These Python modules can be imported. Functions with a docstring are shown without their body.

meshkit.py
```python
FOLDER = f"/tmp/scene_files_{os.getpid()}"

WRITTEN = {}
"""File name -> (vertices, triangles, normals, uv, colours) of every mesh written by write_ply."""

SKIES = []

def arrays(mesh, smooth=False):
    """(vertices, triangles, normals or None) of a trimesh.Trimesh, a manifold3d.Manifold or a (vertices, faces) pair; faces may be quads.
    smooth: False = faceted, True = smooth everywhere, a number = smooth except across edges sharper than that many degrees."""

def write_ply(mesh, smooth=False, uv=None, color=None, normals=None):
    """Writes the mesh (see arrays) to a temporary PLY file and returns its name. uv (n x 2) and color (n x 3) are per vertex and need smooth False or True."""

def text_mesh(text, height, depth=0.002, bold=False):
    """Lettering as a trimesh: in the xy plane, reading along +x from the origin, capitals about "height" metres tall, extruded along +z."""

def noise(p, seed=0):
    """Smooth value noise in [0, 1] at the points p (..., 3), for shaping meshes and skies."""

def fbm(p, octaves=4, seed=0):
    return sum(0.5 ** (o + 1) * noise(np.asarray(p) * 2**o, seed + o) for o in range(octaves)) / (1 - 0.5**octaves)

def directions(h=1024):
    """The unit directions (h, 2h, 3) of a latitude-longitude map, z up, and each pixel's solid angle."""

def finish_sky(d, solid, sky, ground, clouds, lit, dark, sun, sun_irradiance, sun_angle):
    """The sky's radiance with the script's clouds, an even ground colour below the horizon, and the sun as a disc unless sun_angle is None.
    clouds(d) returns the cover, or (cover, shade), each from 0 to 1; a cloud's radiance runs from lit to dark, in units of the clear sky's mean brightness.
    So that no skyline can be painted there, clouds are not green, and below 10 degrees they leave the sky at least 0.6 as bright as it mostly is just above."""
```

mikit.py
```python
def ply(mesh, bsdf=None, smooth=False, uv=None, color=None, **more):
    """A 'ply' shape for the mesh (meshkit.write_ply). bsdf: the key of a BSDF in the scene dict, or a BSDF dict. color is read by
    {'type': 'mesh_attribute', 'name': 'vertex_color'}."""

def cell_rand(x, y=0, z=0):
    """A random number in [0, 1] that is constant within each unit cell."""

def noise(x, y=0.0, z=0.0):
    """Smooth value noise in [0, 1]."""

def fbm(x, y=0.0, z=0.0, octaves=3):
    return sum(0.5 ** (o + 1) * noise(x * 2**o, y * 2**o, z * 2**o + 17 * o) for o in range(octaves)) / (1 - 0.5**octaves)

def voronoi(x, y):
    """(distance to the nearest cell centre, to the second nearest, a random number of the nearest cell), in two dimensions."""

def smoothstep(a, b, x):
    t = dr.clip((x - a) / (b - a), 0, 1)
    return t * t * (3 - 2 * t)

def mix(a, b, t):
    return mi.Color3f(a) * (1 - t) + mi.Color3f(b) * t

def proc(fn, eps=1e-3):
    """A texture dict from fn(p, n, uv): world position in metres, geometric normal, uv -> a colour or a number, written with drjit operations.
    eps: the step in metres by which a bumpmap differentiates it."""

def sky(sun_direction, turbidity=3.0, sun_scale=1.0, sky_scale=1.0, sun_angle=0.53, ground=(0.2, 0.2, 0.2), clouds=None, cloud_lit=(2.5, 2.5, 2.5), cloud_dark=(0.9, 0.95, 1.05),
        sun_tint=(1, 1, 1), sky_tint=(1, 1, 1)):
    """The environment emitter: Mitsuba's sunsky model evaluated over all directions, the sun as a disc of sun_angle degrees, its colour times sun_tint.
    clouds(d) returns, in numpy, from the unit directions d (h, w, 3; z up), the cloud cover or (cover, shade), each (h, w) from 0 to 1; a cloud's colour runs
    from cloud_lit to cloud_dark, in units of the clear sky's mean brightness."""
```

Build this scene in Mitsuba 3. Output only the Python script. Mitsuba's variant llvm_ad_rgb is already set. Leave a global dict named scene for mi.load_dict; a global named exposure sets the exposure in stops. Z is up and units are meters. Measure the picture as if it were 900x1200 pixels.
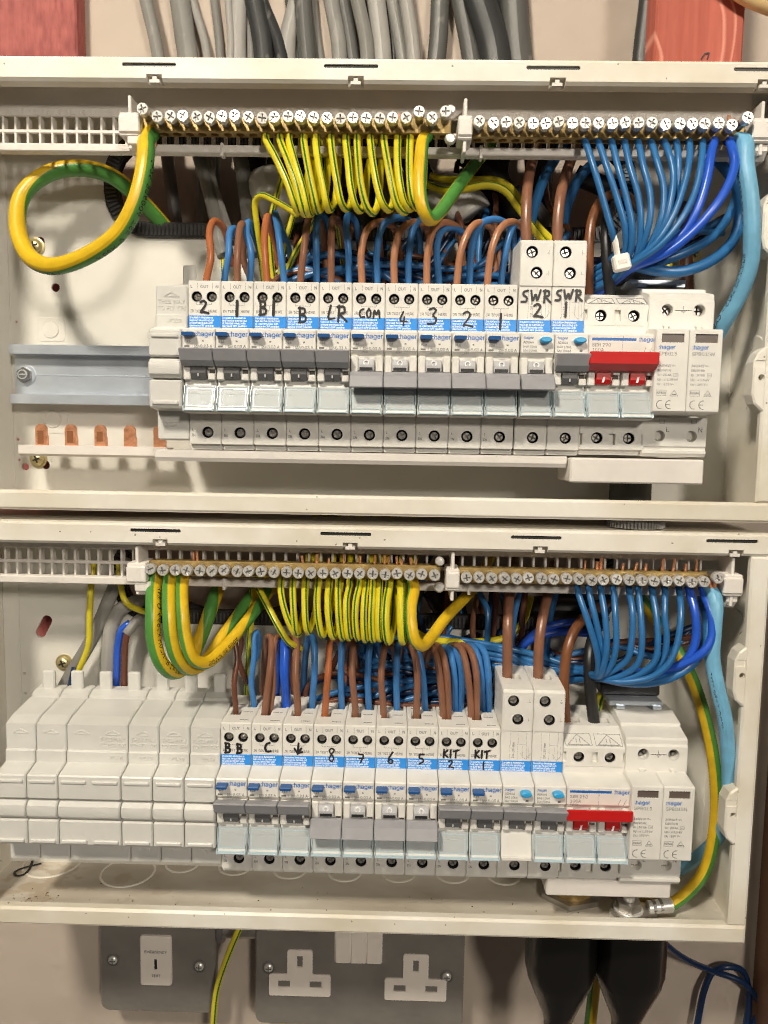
import math, random
import numpy as np, trimesh, mitsuba as mi, drjit as dr
import manifold3d as m3
from shapely import affinity
from shapely.geometry import Polygon, LineString, Point, box as sbox
from shapely.ops import unary_union
import mikit, meshkit
from mikit import proc, noise, fbm, cell_rand, smoothstep, mix

T = mi.ScalarTransform4f
random.seed(7)
rng = np.random.default_rng(7)
S = 0.001                       # all shapes below are written in millimetres
scene, labels = {}, {}
exposure = 0.12

# ------------------------------------------------------------------ camera and light
RIGHT = np.array([0.999694, 0.018630, 0.016291]); DOWN = np.array([0.018071, -0.099763, -0.994847]); FWD = np.array([-0.016909, 0.994837, -0.100069]); EYE = np.array([113.255366, -416.134598, -55.149108])
scene['camera'] = {'type': 'perspective', 'fov_axis': 'x', 'fov': math.degrees(2 * math.atan(0.5)), 'near_clip': 0.02, 'far_clip': 30.0,
                   'to_world': T().look_at(origin=(EYE * S).tolist(), target=((EYE + FWD * 100) * S).tolist(), up=(-DOWN).tolist())}
LAMP = (-322, -1054, 954)
scene['ceiling_lamp'] = {'type': 'sphere', 'center': [v * S for v in LAMP], 'radius': 0.095,
                         'emitter': {'type': 'area', 'radiance': {'type': 'rgb', 'value': [255.0, 231.0, 191.0]}}}
labels['ceiling_lamp'] = {'label': 'warm round lamp bulb above and in front of the boards', 'category': 'lamp'}
scene['added_fill_lamp'] = {'type': 'sphere', 'center': [0.95, -2.3, 0.75], 'radius': 0.16,
                        'emitter': {'type': 'area', 'radiance': {'type': 'rgb', 'value': [100.0, 90.5, 77.0]}}}
labels['added_fill_lamp'] = {'label': 'added unseen fill lamp farther back in the room to the right', 'category': 'lamp'}  # added lamp, lifts the shade under the module fronts
scene['room_light'] = {'type': 'constant', 'radiance': {'type': 'rgb', 'value': [0.085, 0.074, 0.062]}}

# ------------------------------------------------------------------ materials
def rgb(*c): return {'type': 'rgb', 'value': list(c)}
def pr(c, rough=0.5, metal=0.0, spec=0.5, **k):
    return {'type': 'twosided', 'bsdf': {'type': 'principled', 'base_color': c if isinstance(c, dict) else rgb(*c), 'roughness': rough, 'metallic': metal, 'specular': spec, **k}}
def bump(b, fn, scale, eps=0.0004):
    return {'type': 'twosided', 'bsdf': {'type': 'bumpmap', 'arbitrary': proc(fn, eps), 'scale': scale, 'bsdf': b['bsdf']}}
def dirty(c, amt, f=60.0, c2=None):
    c2 = c2 or [v * 0.78 for v in c]
    return proc(lambda p, n, uv: mix(c, c2, dr.clip(amt * (fbm(p.x * f, p.y * f, p.z * f, 4) * 2.2 - 0.6), 0, 1)))
def specks(c):
    def fn(p, n, uv):
        d, _, w = mikit.voronoi(p.x * 130 + p.y * 31, p.z * 130 + p.y * 87)
        s = dr.select((w > 0.93) & (d < 0.075 * w * fbm(p.x * 900, p.y * 900, p.z * 900, 2) * 1.6), 1.0, 0.0)
        base = mix(c, [c[0] * 0.83, c[1] * 0.79, c[2] * 0.70], dr.clip(fbm(p.x * 24, p.y * 24, p.z * 24, 4) * 2.4 - 0.8, 0, 1))
        return mix(base, [0.18, 0.13, 0.09], s * 0.75)
    return fn
scene['enclosure_paint'] = pr(proc(specks([0.72, 0.695, 0.635])), 0.42)
scene['back_paint'] = pr(dirty([0.66, 0.645, 0.595], 0.5, 18), 0.5)
def floor_shade_and_grime(p, n, uv):
    b = mix([0.62, 0.585, 0.515], [0.45, 0.40, 0.33], dr.clip(fbm(p.x * 22, p.y * 40, 3, 4) * 2.0 - 0.55, 0, 1))  # base tone darkened to paint in the floor's shade, mottled with grime
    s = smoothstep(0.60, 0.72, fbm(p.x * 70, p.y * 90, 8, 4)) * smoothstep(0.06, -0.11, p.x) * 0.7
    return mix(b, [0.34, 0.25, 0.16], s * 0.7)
scene['shaded_floor_paint'] = pr(proc(floor_shade_and_grime), 0.4)
scene['device_white'] = pr(dirty([0.69, 0.675, 0.635], 0.4, 90), 0.4)
scene['blank_white'] = bump(pr(dirty([0.61, 0.605, 0.575], 0.45, 50), 0.36), lambda p, n, uv: fbm(p.x * 900, p.y * 900, p.z * 900, 2), 0.00006)
scene['carrier_plastic'] = pr(dirty([0.70, 0.665, 0.625], 0.4, 70), 0.45)
scene['on_grey'] = pr(dirty([0.285, 0.285, 0.305], 0.35, 200), 0.4)
scene['mark_grey'] = pr([0.45, 0.45, 0.45], 0.5)
scene['hub_grey'] = pr([0.11, 0.11, 0.115], 0.45)
scene['hub_light'] = pr([0.40, 0.40, 0.415], 0.45)
scene['switch_red'] = pr([0.52, 0.012, 0.012], 0.35)
scene['label_blue'] = pr([0.022, 0.235, 0.70], 0.4)
scene['logo_blue'] = pr([0.015, 0.12, 0.42], 0.4)
scene['button_blue'] = pr([0.015, 0.085, 0.27], 0.4)
scene['button_cyan'] = pr([0.03, 0.33, 0.66], 0.35)
scene['print_grey'] = pr([0.17, 0.165, 0.16], 0.6)
scene['print_white'] = pr([0.85, 0.86, 0.88], 0.5)
scene['ink'] = pr([0.012, 0.011, 0.013], 0.45)
scene['black_plastic'] = pr([0.018, 0.018, 0.019], 0.4)
scene['rib_black'] = pr([0.05, 0.05, 0.05], 0.35)
scene['seam'] = pr([0.10, 0.09, 0.08], 0.7)
scene['pane_clear'] = {'type': 'thindielectric', 'int_ior': 1.12, 'specular_transmittance': rgb(0.965, 0.975, 0.985)}
scene['pane_edge'] = pr([0.42, 0.54, 0.60], 0.15)
scene['window_insert'] = pr([0.42, 0.44, 0.435], 0.5)
scene['display_dark'] = pr([0.11, 0.085, 0.075], 0.25)
scene['brass'] = pr(dirty([0.50, 0.36, 0.14], 0.9, 160, [0.24, 0.16, 0.06]), 0.42, 0.6)
scene['screw_steel'] = pr([0.74, 0.73, 0.70], 0.33, 0.55)
scene['dark_steel'] = pr([0.30, 0.29, 0.28], 0.3, 0.8)
scene['zinc'] = pr(dirty([0.62, 0.68, 0.76], 0.8, 70, [0.50, 0.55, 0.62]), 0.33, 0.55)
scene['screw_shade'] = pr([0.66, 0.64, 0.60], 0.25, 0.8)
scene['yellow_zinc'] = pr([0.62, 0.53, 0.28], 0.35, 0.8)
scene['copper'] = pr(dirty([0.86, 0.42, 0.24], 0.7, 400, [0.50, 0.21, 0.10]), 0.32, 0.6)
scene['copper_dark'] = pr([0.36, 0.15, 0.07], 0.45, 0.6)
def pvc(c, rough=0.33): return pr(dirty(c, 0.7, 120), rough)
scene['brown_wire'] = pvc([0.235, 0.105, 0.06]); scene['orange_wire'] = pvc([0.40, 0.125, 0.045]); scene['tan_wire'] = pvc([0.42, 0.19, 0.10])
scene['orange_brown'] = pvc([0.20, 0.075, 0.03])
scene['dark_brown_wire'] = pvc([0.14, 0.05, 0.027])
scene['blue_wire'] = pvc([0.025, 0.145, 0.37]); scene['mid_blue_wire'] = pvc([0.05, 0.20, 0.50]); scene['royal_wire'] = pvc([0.02, 0.10, 0.58], 0.27)
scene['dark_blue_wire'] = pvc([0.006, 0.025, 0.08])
scene['light_blue_cable'] = pvc([0.17, 0.43, 0.64], 0.42)
scene['black_cable'] = pvc([0.016, 0.016, 0.017], 0.4)
GREYS = {'grey_sheath': [0.23, 0.225, 0.21], 'light_grey_sheath': [0.33, 0.32, 0.30], 'dark_grey_sheath': [0.085, 0.085, 0.08], 'black_grey_sheath': [0.03, 0.032, 0.033]}
for k, c in GREYS.items(): scene[k] = pr(proc((lambda c: lambda p, n, uv: mix(mix(c, [v * 0.75 for v in c], dr.clip(fbm(p.x * 90, p.y * 90, p.z * 14, 4) * 2.4 - 0.75, 0, 1)), [0.40, 0.38, 0.34], 0.18 * smoothstep(0.68, 0.76, fbm(p.x * 160, p.y * 160, p.z * 70, 3))))(c)), 0.45)
def stripe(bands, yel, grn):
    def fn(p, n, uv):
        u = uv.x - dr.floor(uv.x); g = mi.Float(0)
        for a, b in bands: g = dr.maximum(g, smoothstep(a - 0.008, a + 0.008, u) * (1 - smoothstep(b - 0.008, b + 0.008, u)))
        grime = 0.82 + 0.3 * fbm(p.x * 150, p.y * 150, p.z * 150, 3)
        return mix(yel, grn, g) * grime
    return proc(fn)
scene['earth_thin'] = pr(stripe([(0.07, 0.155), (0.55, 0.64)], [0.63, 0.535, 0.02], [0.015, 0.13, 0.03]), 0.34)
scene['earth_thick'] = pr(stripe([(0.05, 0.43)], [0.66, 0.43, 0.015], [0.075, 0.255, 0.05]), 0.36)
def wood(p, n, uv):
    w = 1.8 * noise(p.z * 11, p.x * 16) + 0.7 * noise(p.z * 42, p.x * 40, 3)
    g = fbm(p.x * 75 + w, p.z * 6.0, p.y * 75, 4); f = fbm(p.x * 420, p.z * 26.0, p.y * 420, 3)
    r = noise(p.x * 110 + 2.2 * w, p.z * 5.0); l = smoothstep(0.60, 0.68, r) * (1 - smoothstep(0.70, 0.80, r))
    return mix(mix([0.46, 0.115, 0.078], [0.29, 0.058, 0.038], dr.clip(g * 1.1 + (f - 0.5) * 0.7, 0, 1)), [0.64, 0.27, 0.20], l * 0.8)
def rough_wood(p, n, uv):
    g = fbm(p.x * 30, p.z * 60, 0, 4); f = fbm(p.x * 500, p.z * 120.0, p.y * 300, 3)
    return mix([0.43, 0.13, 0.115], [0.22, 0.052, 0.05], dr.clip(g * 0.9 + (f - 0.5) * 1.1, 0, 1))
scene['rough_timber'] = bump(pr(proc(rough_wood), 0.8), lambda p, n, uv: fbm(p.x * 260, p.z * 90, p.y * 200, 3), 0.0012)
scene['red_timber'] = bump(pr(proc(wood), 0.7), lambda p, n, uv: noise(p.x * 260, p.y * 90, p.z * 18), 0.0006)
scene['added_rail_timber'] = pr(dirty([0.34, 0.27, 0.20], 0.6, 40), 0.7)
scene['brown_timber'] = pr(proc(lambda p, n, uv: mix([0.085, 0.04, 0.022], [0.15, 0.075, 0.04], fbm(p.x * 60, p.y * 60, p.z * 6.0, 4))), 0.5)
scene['plaster'] = bump(pr(dirty([0.50, 0.425, 0.36], 0.5, 12), 0.8), lambda p, n, uv: fbm(p.x * 110, p.y * 110, p.z * 110, 4) + 0.6 * noise(p.x * 25, p.y * 25, p.z * 60), 0.0007)
scene['hammered_grey'] = bump(pr(dirty([0.20, 0.185, 0.168], 0.9, 45), 0.4), lambda p, n, uv: fbm(p.x * 420, p.y * 420, p.z * 420, 2), 0.00035)
scene['socket_white'] = pr([0.76, 0.70, 0.64], 0.35)
scene['galvanised'] = pr(dirty([0.55, 0.53, 0.49], 1.0, 110, [0.28, 0.26, 0.24]), 0.36, 0.8)
scene['rubber_black'] = bump(pr([0.005, 0.0045, 0.004], 0.24, spec=0.6), lambda p, n, uv: fbm(p.x * 120, p.y * 120, p.z * 40, 3), 0.0006)
scene['cream_hose'] = pr([0.62, 0.45, 0.22], 0.4)
scene['tie_white'] = pr([0.80, 0.77, 0.70], 0.4)

# ------------------------------------------------------------------ mesh helpers (millimetres; x right, y into the wall, z up)
def P(mesh, mat, smooth=False, uv=None):
    if hasattr(mesh, 'to_mesh'):
        m = mesh.to_mesh(); mesh = trimesh.Trimesh(np.asarray(m.vert_properties)[:, :3], np.asarray(m.tri_verts), process=False)
    mesh = trimesh.Trimesh(np.asarray(mesh.vertices) * S, mesh.faces, process=False)
    return mikit.ply(mesh, mat, smooth=smooth, uv=uv)
def numbered(name):
    if name not in scene and name not in labels: return name
    i = 1
    while f'{name}_{i:03d}' in scene or f'{name}_{i:03d}' in labels: i += 1
    return f'{name}_{i:03d}'
TAKEN = {}
PRINTS = {'printing', 'lettering', 'embossing', 'cable_print', 'raised_numbers', 'core', 'teeth', 'ribs', 'warning_print', 'marker_note', 'cross_slot', 'logo', 'scorch'}     # print and tiny pieces: one part each
def part_key(parent, name):
    k = f'{parent}__{name}'
    n = TAKEN.get(k, 0); TAKEN[k] = n + 1
    return k if n == 0 else f'{k}_{n:03d}'
def thing(name, label, cat, group=None, kind=None):
    k = numbered(name); labels[k] = {'label': label, 'category': cat}
    if group: labels[k]['group'] = group
    if kind: labels[k]['kind'] = kind
    return k
def part(parent, name, mesh, mat, smooth=False, tw=None, label=None, uv=None):
    k = part_key(parent, name)
    if name in PRINTS: labels[k] = {'kind': 'stuff'}
    d = mesh if isinstance(mesh, dict) else P(mesh, mat, smooth, uv)
    scene[k] = {**d, 'to_world': tw} if tw is not None else dict(d)
    return k
def solo(name, label, cat, mesh, mat, smooth=False, group=None, uv=None, kind=None):
    k = thing(name, label, cat, group, kind); scene[k] = P(mesh, mat, smooth, uv); return k
def struct(name, mesh, mat, smooth=False):
    k = numbered(name); scene[k] = P(mesh, mat, smooth); labels[k] = {'kind': 'structure'}; return k
def cat(*ms):
    return trimesh.util.concatenate([m for x in ms for m in (x if isinstance(x, list) else [x])])
def join(*ms):
    return m3.Manifold.batch_boolean([MF(m) for x in ms for m in (x if isinstance(x, list) else [x])], m3.OpType.Add)
def TM(m):
    a = m.to_mesh(); return trimesh.Trimesh(np.asarray(a.vert_properties)[:, :3], np.asarray(a.tri_verts), process=False)
def MF(t):
    t = t.copy(); t.merge_vertices()
    return m3.Manifold(m3.Mesh(np.asarray(t.vertices, np.float32), np.asarray(t.faces, np.uint32)))
def bx(x0, x1, y0, y1, z0, z1, b=0.0):
    if b <= 0:
        m = trimesh.creation.box([x1 - x0, y1 - y0, z1 - z0]); m.apply_translation([(x0 + x1) / 2, (y0 + y1) / 2, (z0 + z1) / 2]); return m
    b = min(b, 0.45 * min(x1 - x0, y1 - y0, z1 - z0)); pts = []
    for d in range(3):
        for c in np.ndindex(2, 2, 2):
            q = [(x0 + b, x1 - b)[c[0]], (y0 + b, y1 - b)[c[1]], (z0 + b, z1 - b)[c[2]]]
            q[d] = ((x0, x1), (y0, y1), (z0, z1))[d][c[d]]; pts.append(q)
    return trimesh.convex.convex_hull(np.array(pts))
def cyl(p0, p1, r, n=20, r1=None, b=0.0):
    p0, p1 = np.array(p0, float), np.array(p1, float); L = np.linalg.norm(p1 - p0); r1 = r if r1 is None else r1
    prof = [[0, 0], [r - b, 0], [r, b], [r1, L - b], [r1 - b, L], [0, L]] if b else [[0, 0], [r, 0], [r1, L], [0, L]]
    m = trimesh.creation.revolve(np.array(prof), sections=n)
    m.apply_transform(trimesh.geometry.align_vectors([0, 0, 1], (p1 - p0) / L)); m.apply_translation(p0); return m
def lathe(prof, at=(0, 0, 0), axis=(0, 0, 1), n=28):
    m = trimesh.creation.revolve(np.array(prof, float), sections=n)
    m.apply_transform(trimesh.geometry.align_vectors([0, 0, 1], axis)); m.apply_translation(at); return m
def inset(pts, c):
    p = np.array(pts, float); a = np.roll(p, 1, 0); b = np.roll(p, -1, 0)
    if Polygon(p).exterior.is_ccw is False: p = p[::-1]; a = np.roll(p, 1, 0); b = np.roll(p, -1, 0)
    d1 = p - a; d2 = b - p; d1 /= np.linalg.norm(d1, axis=1)[:, None]; d2 /= np.linalg.norm(d2, axis=1)[:, None]
    n1 = np.c_[-d1[:, 1], d1[:, 0]]; n2 = np.c_[-d2[:, 1], d2[:, 0]]; s = n1 + n2
    return p, p + c * s / np.maximum(0.35, (1 + (n1 * n2).sum(1)))[:, None]
def ext_x(pts, x0, x1, c=0.4):
    """A (y, z) profile drawn out along x, its two ends chamfered by c."""
    p, q = inset(pts, c); n = len(p)
    rings = [(x0, q), (x0 + c, p), (x1 - c, p), (x1, q)]
    v = np.vstack([np.c_[np.full(n, x), r] for x, r in rings]); f = []
    for k in range(3):
        for i in range(n):
            j = (i + 1) % n; a, b_, c_, d = k * n + i, k * n + j, (k + 1) * n + j, (k + 1) * n + i
            f += [[a, c_, b_], [a, d, c_]]
    tv, tf = trimesh.creation.triangulate_polygon(Polygon(q), engine='earcut')
    order = [int(np.argmin(((q - t) ** 2).sum(1))) for t in tv]
    for t in tf:
        i, j, k = (order[x] for x in t)
        f += [[i, k, j], [3 * n + i, 3 * n + j, 3 * n + k]]
    m = trimesh.Trimesh(v, f, process=False); m.fix_normals(); return m
def ext_y(poly, y0, y1):
    """A shapely polygon in (x, z) drawn out from y0 to y1."""
    m = trimesh.creation.extrude_polygon(poly, y1 - y0, engine='earcut'); v = m.vertices
    m = trimesh.Trimesh(np.c_[v[:, 0], y1 - v[:, 2], v[:, 1]], m.faces, process=False); return m
def rrect(x0, x1, z0, z1, r): return sbox(x0 + r, z0 + r, x1 - r, z1 - r).buffer(r, quad_segs=5)
def slab(poly, y0, y1, b=0.5):
    """A plate with a bevelled front edge (front at y0)."""
    inner = poly.buffer(-b, join_style=2); pts = []
    cs = lambda g: m3.CrossSection([np.array(g.exterior.coords)[:-1]], m3.FillRule.NonZero); a, i = cs(poly), cs(inner)
    lo = m3.Manifold.extrude(a, y1 - y0 - b); hi = m3.Manifold.extrude(i, b * 0.02).translate((0, 0, y1 - y0 - b * 0.02))
    m = m3.Manifold.batch_hull([lo, hi]); t = TM(m); v = t.vertices
    return trimesh.Trimesh(np.c_[v[:, 0], y1 - v[:, 2], v[:, 1]], t.faces, process=False)
_TX = {}
def txt(s, x, z, y, h, anchor='l', bold=None, d=0.12, sx=1.0):
    if bold is None: bold = h < 1.7
    if (s, h, bold) not in _TX: _TX[s, h, bold] = meshkit.text_mesh(s, h, 0.2, bold)
    m = _TX[s, h, bold]; v = np.array(m.vertices); v[:, 0] *= sx; w = v[:, 0].max()
    off = {'l': 0, 'c': -w / 2, 'r': -w}[anchor]
    return trimesh.Trimesh(np.c_[v[:, 0] + x + off, y + 0.06 - v[:, 2] / 0.2 * (d + 0.06), v[:, 1] + z], m.faces, process=False)
def line(x0, z0, x1, z1, y, w=0.18, d=0.08):
    p = LineString([(x0, z0), (x1, z1)]).buffer(w / 2, cap_style=2); return ext_y(p, y - d, y + 0.06)
GLYPH = {'1': (.15, [[(.08, 1), (.05, 0)]]), '2': (.62, [[(.02, .84), (.25, 1), (.48, .86), (.42, .6), (.0, .04), (.25, .1), (.66, .0)]]),
 '3': (.55, [[(.1, .9), (.36, 1), (.52, .84), (.28, .55), (.54, .36), (.42, .05), (.0, .06)]]), '4': (.55, [[(.34, 1), (.05, .36), (.6, .3)], [(.42, .62), (.36, 0)]]),
 '5': (.52, [[(.1, .92), (.55, .96)], [(.12, .92), (.1, .55), (.42, .56), (.5, .22), (.1, .0)]]), '6': (.5, [[(.46, 1), (.14, .5), (.08, .15), (.34, 0), (.5, .22), (.3, .4), (.1, .25)]]),
 '7': (.6, [[(.0, .9), (.55, .84), (.2, 0)], [(.1, .42), (.52, .48)]]), '8': (.5, [[(.5, .86), (.3, 1), (.1, .8), (.48, .3), (.34, 0), (.08, .2), (.5, .86)]]),
 'B': (.5, [[(.08, 1), (.08, 0)], [(.0, .96), (.4, .94), (.42, .62), (.1, .53), (.5, .42), (.45, .06), (.0, .02)]]), 'C': (.6, [[(.52, .96), (.2, .84), (.05, .42), (.22, .06), (.62, .12)]]),
 'K': (.62, [[(.12, 1), (.08, 0)], [(.55, .95), (.1, .45), (.6, .05)]]), 'k': (.7, [[(.36, 1), (.28, 0)], [(.0, .5), (.27, .08), (.62, .55)], [(.27, .08), (.7, .2)]]),
 'L': (.5, [[(.25, 1), (.02, .05), (.5, .12)]]), 'R': (.6, [[(.12, 1), (.06, 0)], [(.0, .92), (.45, .96), (.46, .55), (.1, .5), (.6, .02)]]), 'O': (.55, [[(.3, 1), (.03, .6), (.15, .05), (.45, .1), (.52, .7), (.3, 1)]]),
 'M': (.75, [[(.02, 0), (.12, .95), (.36, .3), (.62, .98), (.72, 0)]]), 'S': (.55, [[(.5, .95), (.15, .85), (.12, .6), (.45, .4), (.4, .05), (.0, .05)]]), 'W': (.8, [[(.0, .95), (.14, .05), (.38, .75), (.52, .05), (.78, 1)]]),
 'I': (.2, [[(.1, .95), (.06, 0)]]), 'T': (.65, [[(.32, .9), (.28, 0)], [(.0, .8), (.66, .98)]])}
def scrawl(s, x, z, y, h, w=0.95):
    """Marker handwriting as one thin inked mesh, centred on x."""
    total = sum(GLYPH[c][0] for c in s) * h + 0.22 * h * (len(s) - 1); cx = x - total / 2; out = []
    for c in s:
        for st in GLYPH[c][1]:
            pts = np.array(st) * h
            if len(pts) > 2:                    # round the pen's corners a little
                q = [pts[0]]
                for a, b in zip(pts[:-1], pts[1:]): q += [a * .8 + b * .2, a * .2 + b * .8]
                pts = np.array(q + [pts[-1]])
            out.append(LineString(pts + [cx, z]).buffer(w / 2, quad_segs=3))
        cx += (GLYPH[c][0] + 0.22) * h
    u = unary_union(out)
    return cat([ext_y(g, y - 0.14, y + 0.06) for g in getattr(u, 'geoms', [u])])

# ---- swept tubes
def spline(pts, step=3.0):
    p = np.array(pts, float); p = np.vstack([2 * p[0] - p[1], p, 2 * p[-1] - p[-2]]); out = []
    for i in range(1, len(p) - 2):
        p0, p1, p2, p3 = p[i - 1:i + 3]; t = [0]
        for a, b in ((p0, p1), (p1, p2), (p2, p3)): t.append(t[-1] + max(np.linalg.norm(b - a), 1e-6) ** 0.5)
        n = max(2, int(np.linalg.norm(p2 - p1) / step)); s = np.linspace(t[1], t[2], n, endpoint=False)[:, None]
        A1 = (t[1] - s) / (t[1] - t[0]) * p0 + (s - t[0]) / (t[1] - t[0]) * p1; A2 = (t[2] - s) / (t[2] - t[1]) * p1 + (s - t[1]) / (t[2] - t[1]) * p2
        A3 = (t[3] - s) / (t[3] - t[2]) * p2 + (s - t[2]) / (t[3] - t[2]) * p3; B1 = (t[2] - s) / (t[2] - t[0]) * A1 + (s - t[0]) / (t[2] - t[0]) * A2
        B2 = (t[3] - s) / (t[3] - t[1]) * A2 + (s - t[1]) / (t[3] - t[1]) * A3; out.append((t[2] - s) / (t[2] - t[1]) * B1 + (s - t[1]) / (t[2] - t[1]) * B2)
    return np.vstack(out + [p[-2:-1]])
def frames(c, front=(0, -1, 0)):
    t = np.gradient(c, axis=0); t /= np.linalg.norm(t, axis=1)[:, None] + 1e-9
    n = np.zeros_like(c); v = np.array(front, float) + np.array([1e-3, 0, 1e-3]); v -= t[0] * v.dot(t[0]); n[0] = v / np.linalg.norm(v)
    for i in range(1, len(c)):
        v = n[i - 1] - t[i] * n[i - 1].dot(t[i]); n[i] = v / np.linalg.norm(v)
    return t, n, np.cross(t, n)
def tube(pts, r, sides=12, step=3.0, flat=1.0, u0=0.0, twist=0.0, front=(0, -1, 0)):
    """(mesh, uv): a cable along pts; uv.x runs round it from its front, twist in turns per metre; flat > 1 widens it sideways."""
    c = spline(pts, step); t, n, b = frames(c, front); m = len(c)
    s = np.r_[0, np.cumsum(np.linalg.norm(np.diff(c, axis=0), axis=1))]; a = np.arange(sides + 1) * 2 * np.pi / sides
    v = c[:, None] + r * (np.cos(a)[None, :, None] * n[:, None] + flat * np.sin(a)[None, :, None] * b[:, None]); k = sides + 1
    uv = np.stack([np.broadcast_to(a / (2 * np.pi), (m, k)) + u0 + (np.asarray(twist(s))[:, None] if callable(twist) else twist * s[:, None] / 1000), np.broadcast_to(s[:, None] / 1000, (m, k))], -1).reshape(-1, 2)
    i, j = np.meshgrid(np.arange(m - 1), np.arange(sides), indexing='ij'); q = lambda di, dj: (i + di) * k + j + dj
    f = np.stack([np.stack([q(0, 0), q(0, 1), q(1, 1)], -1), np.stack([q(0, 0), q(1, 1), q(1, 0)], -1)], 2).reshape(-1, 3)
    v = v.reshape(-1, 3); caps_v, caps_uv, caps_f = [], [], []; base = len(v)
    for e, row in ((0, 0), (1, m - 1)):
        caps_v.append(c[row]); caps_uv.append([0.3, 0]); ci = base + e
        for j_ in range(sides):
            a_, b_ = row * k + j_, row * k + j_ + 1; caps_f.append([ci, b_, a_] if e == 0 else [ci, a_, b_])
    return trimesh.Trimesh(np.vstack([v, caps_v]), np.vstack([f, caps_f]), process=False), np.vstack([uv, caps_uv])
def wire(name, label, mat, pts, r, group=None, cat_='wire', **k):
    m, uv = tube(pts, r, **k); return solo(name, label, cat_, m, mat, True, group, uv)
def wrap_text(s, pts, r, h, s0, phi, flip=False, front=(0, -1, 0)):
    """Printed letters bent onto a round cable: s0 mm along it, at angle phi from its front."""
    c = spline(pts, 1.0); t, n, b = frames(c, front); L = np.r_[0, np.cumsum(np.linalg.norm(np.diff(c, axis=0), axis=1))]
    m = meshkit.text_mesh(s, h, 0.1); v = np.array(m.vertices); u = s0 + v[:, 0]; a = phi + (v[:, 1] - h / 2) / r * (-1 if flip else 1)
    I = lambda q: np.stack([np.interp(u, L, q[:, i]) for i in range(3)], 1); rr = (r + 0.02 + v[:, 2] * 0.8)[:, None]
    w = I(c) + rr * (np.cos(a)[:, None] * I(n) + np.sin(a)[:, None] * I(b)); return trimesh.Trimesh(w, m.faces[:, ::-1] if flip else m.faces, process=False)
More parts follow.
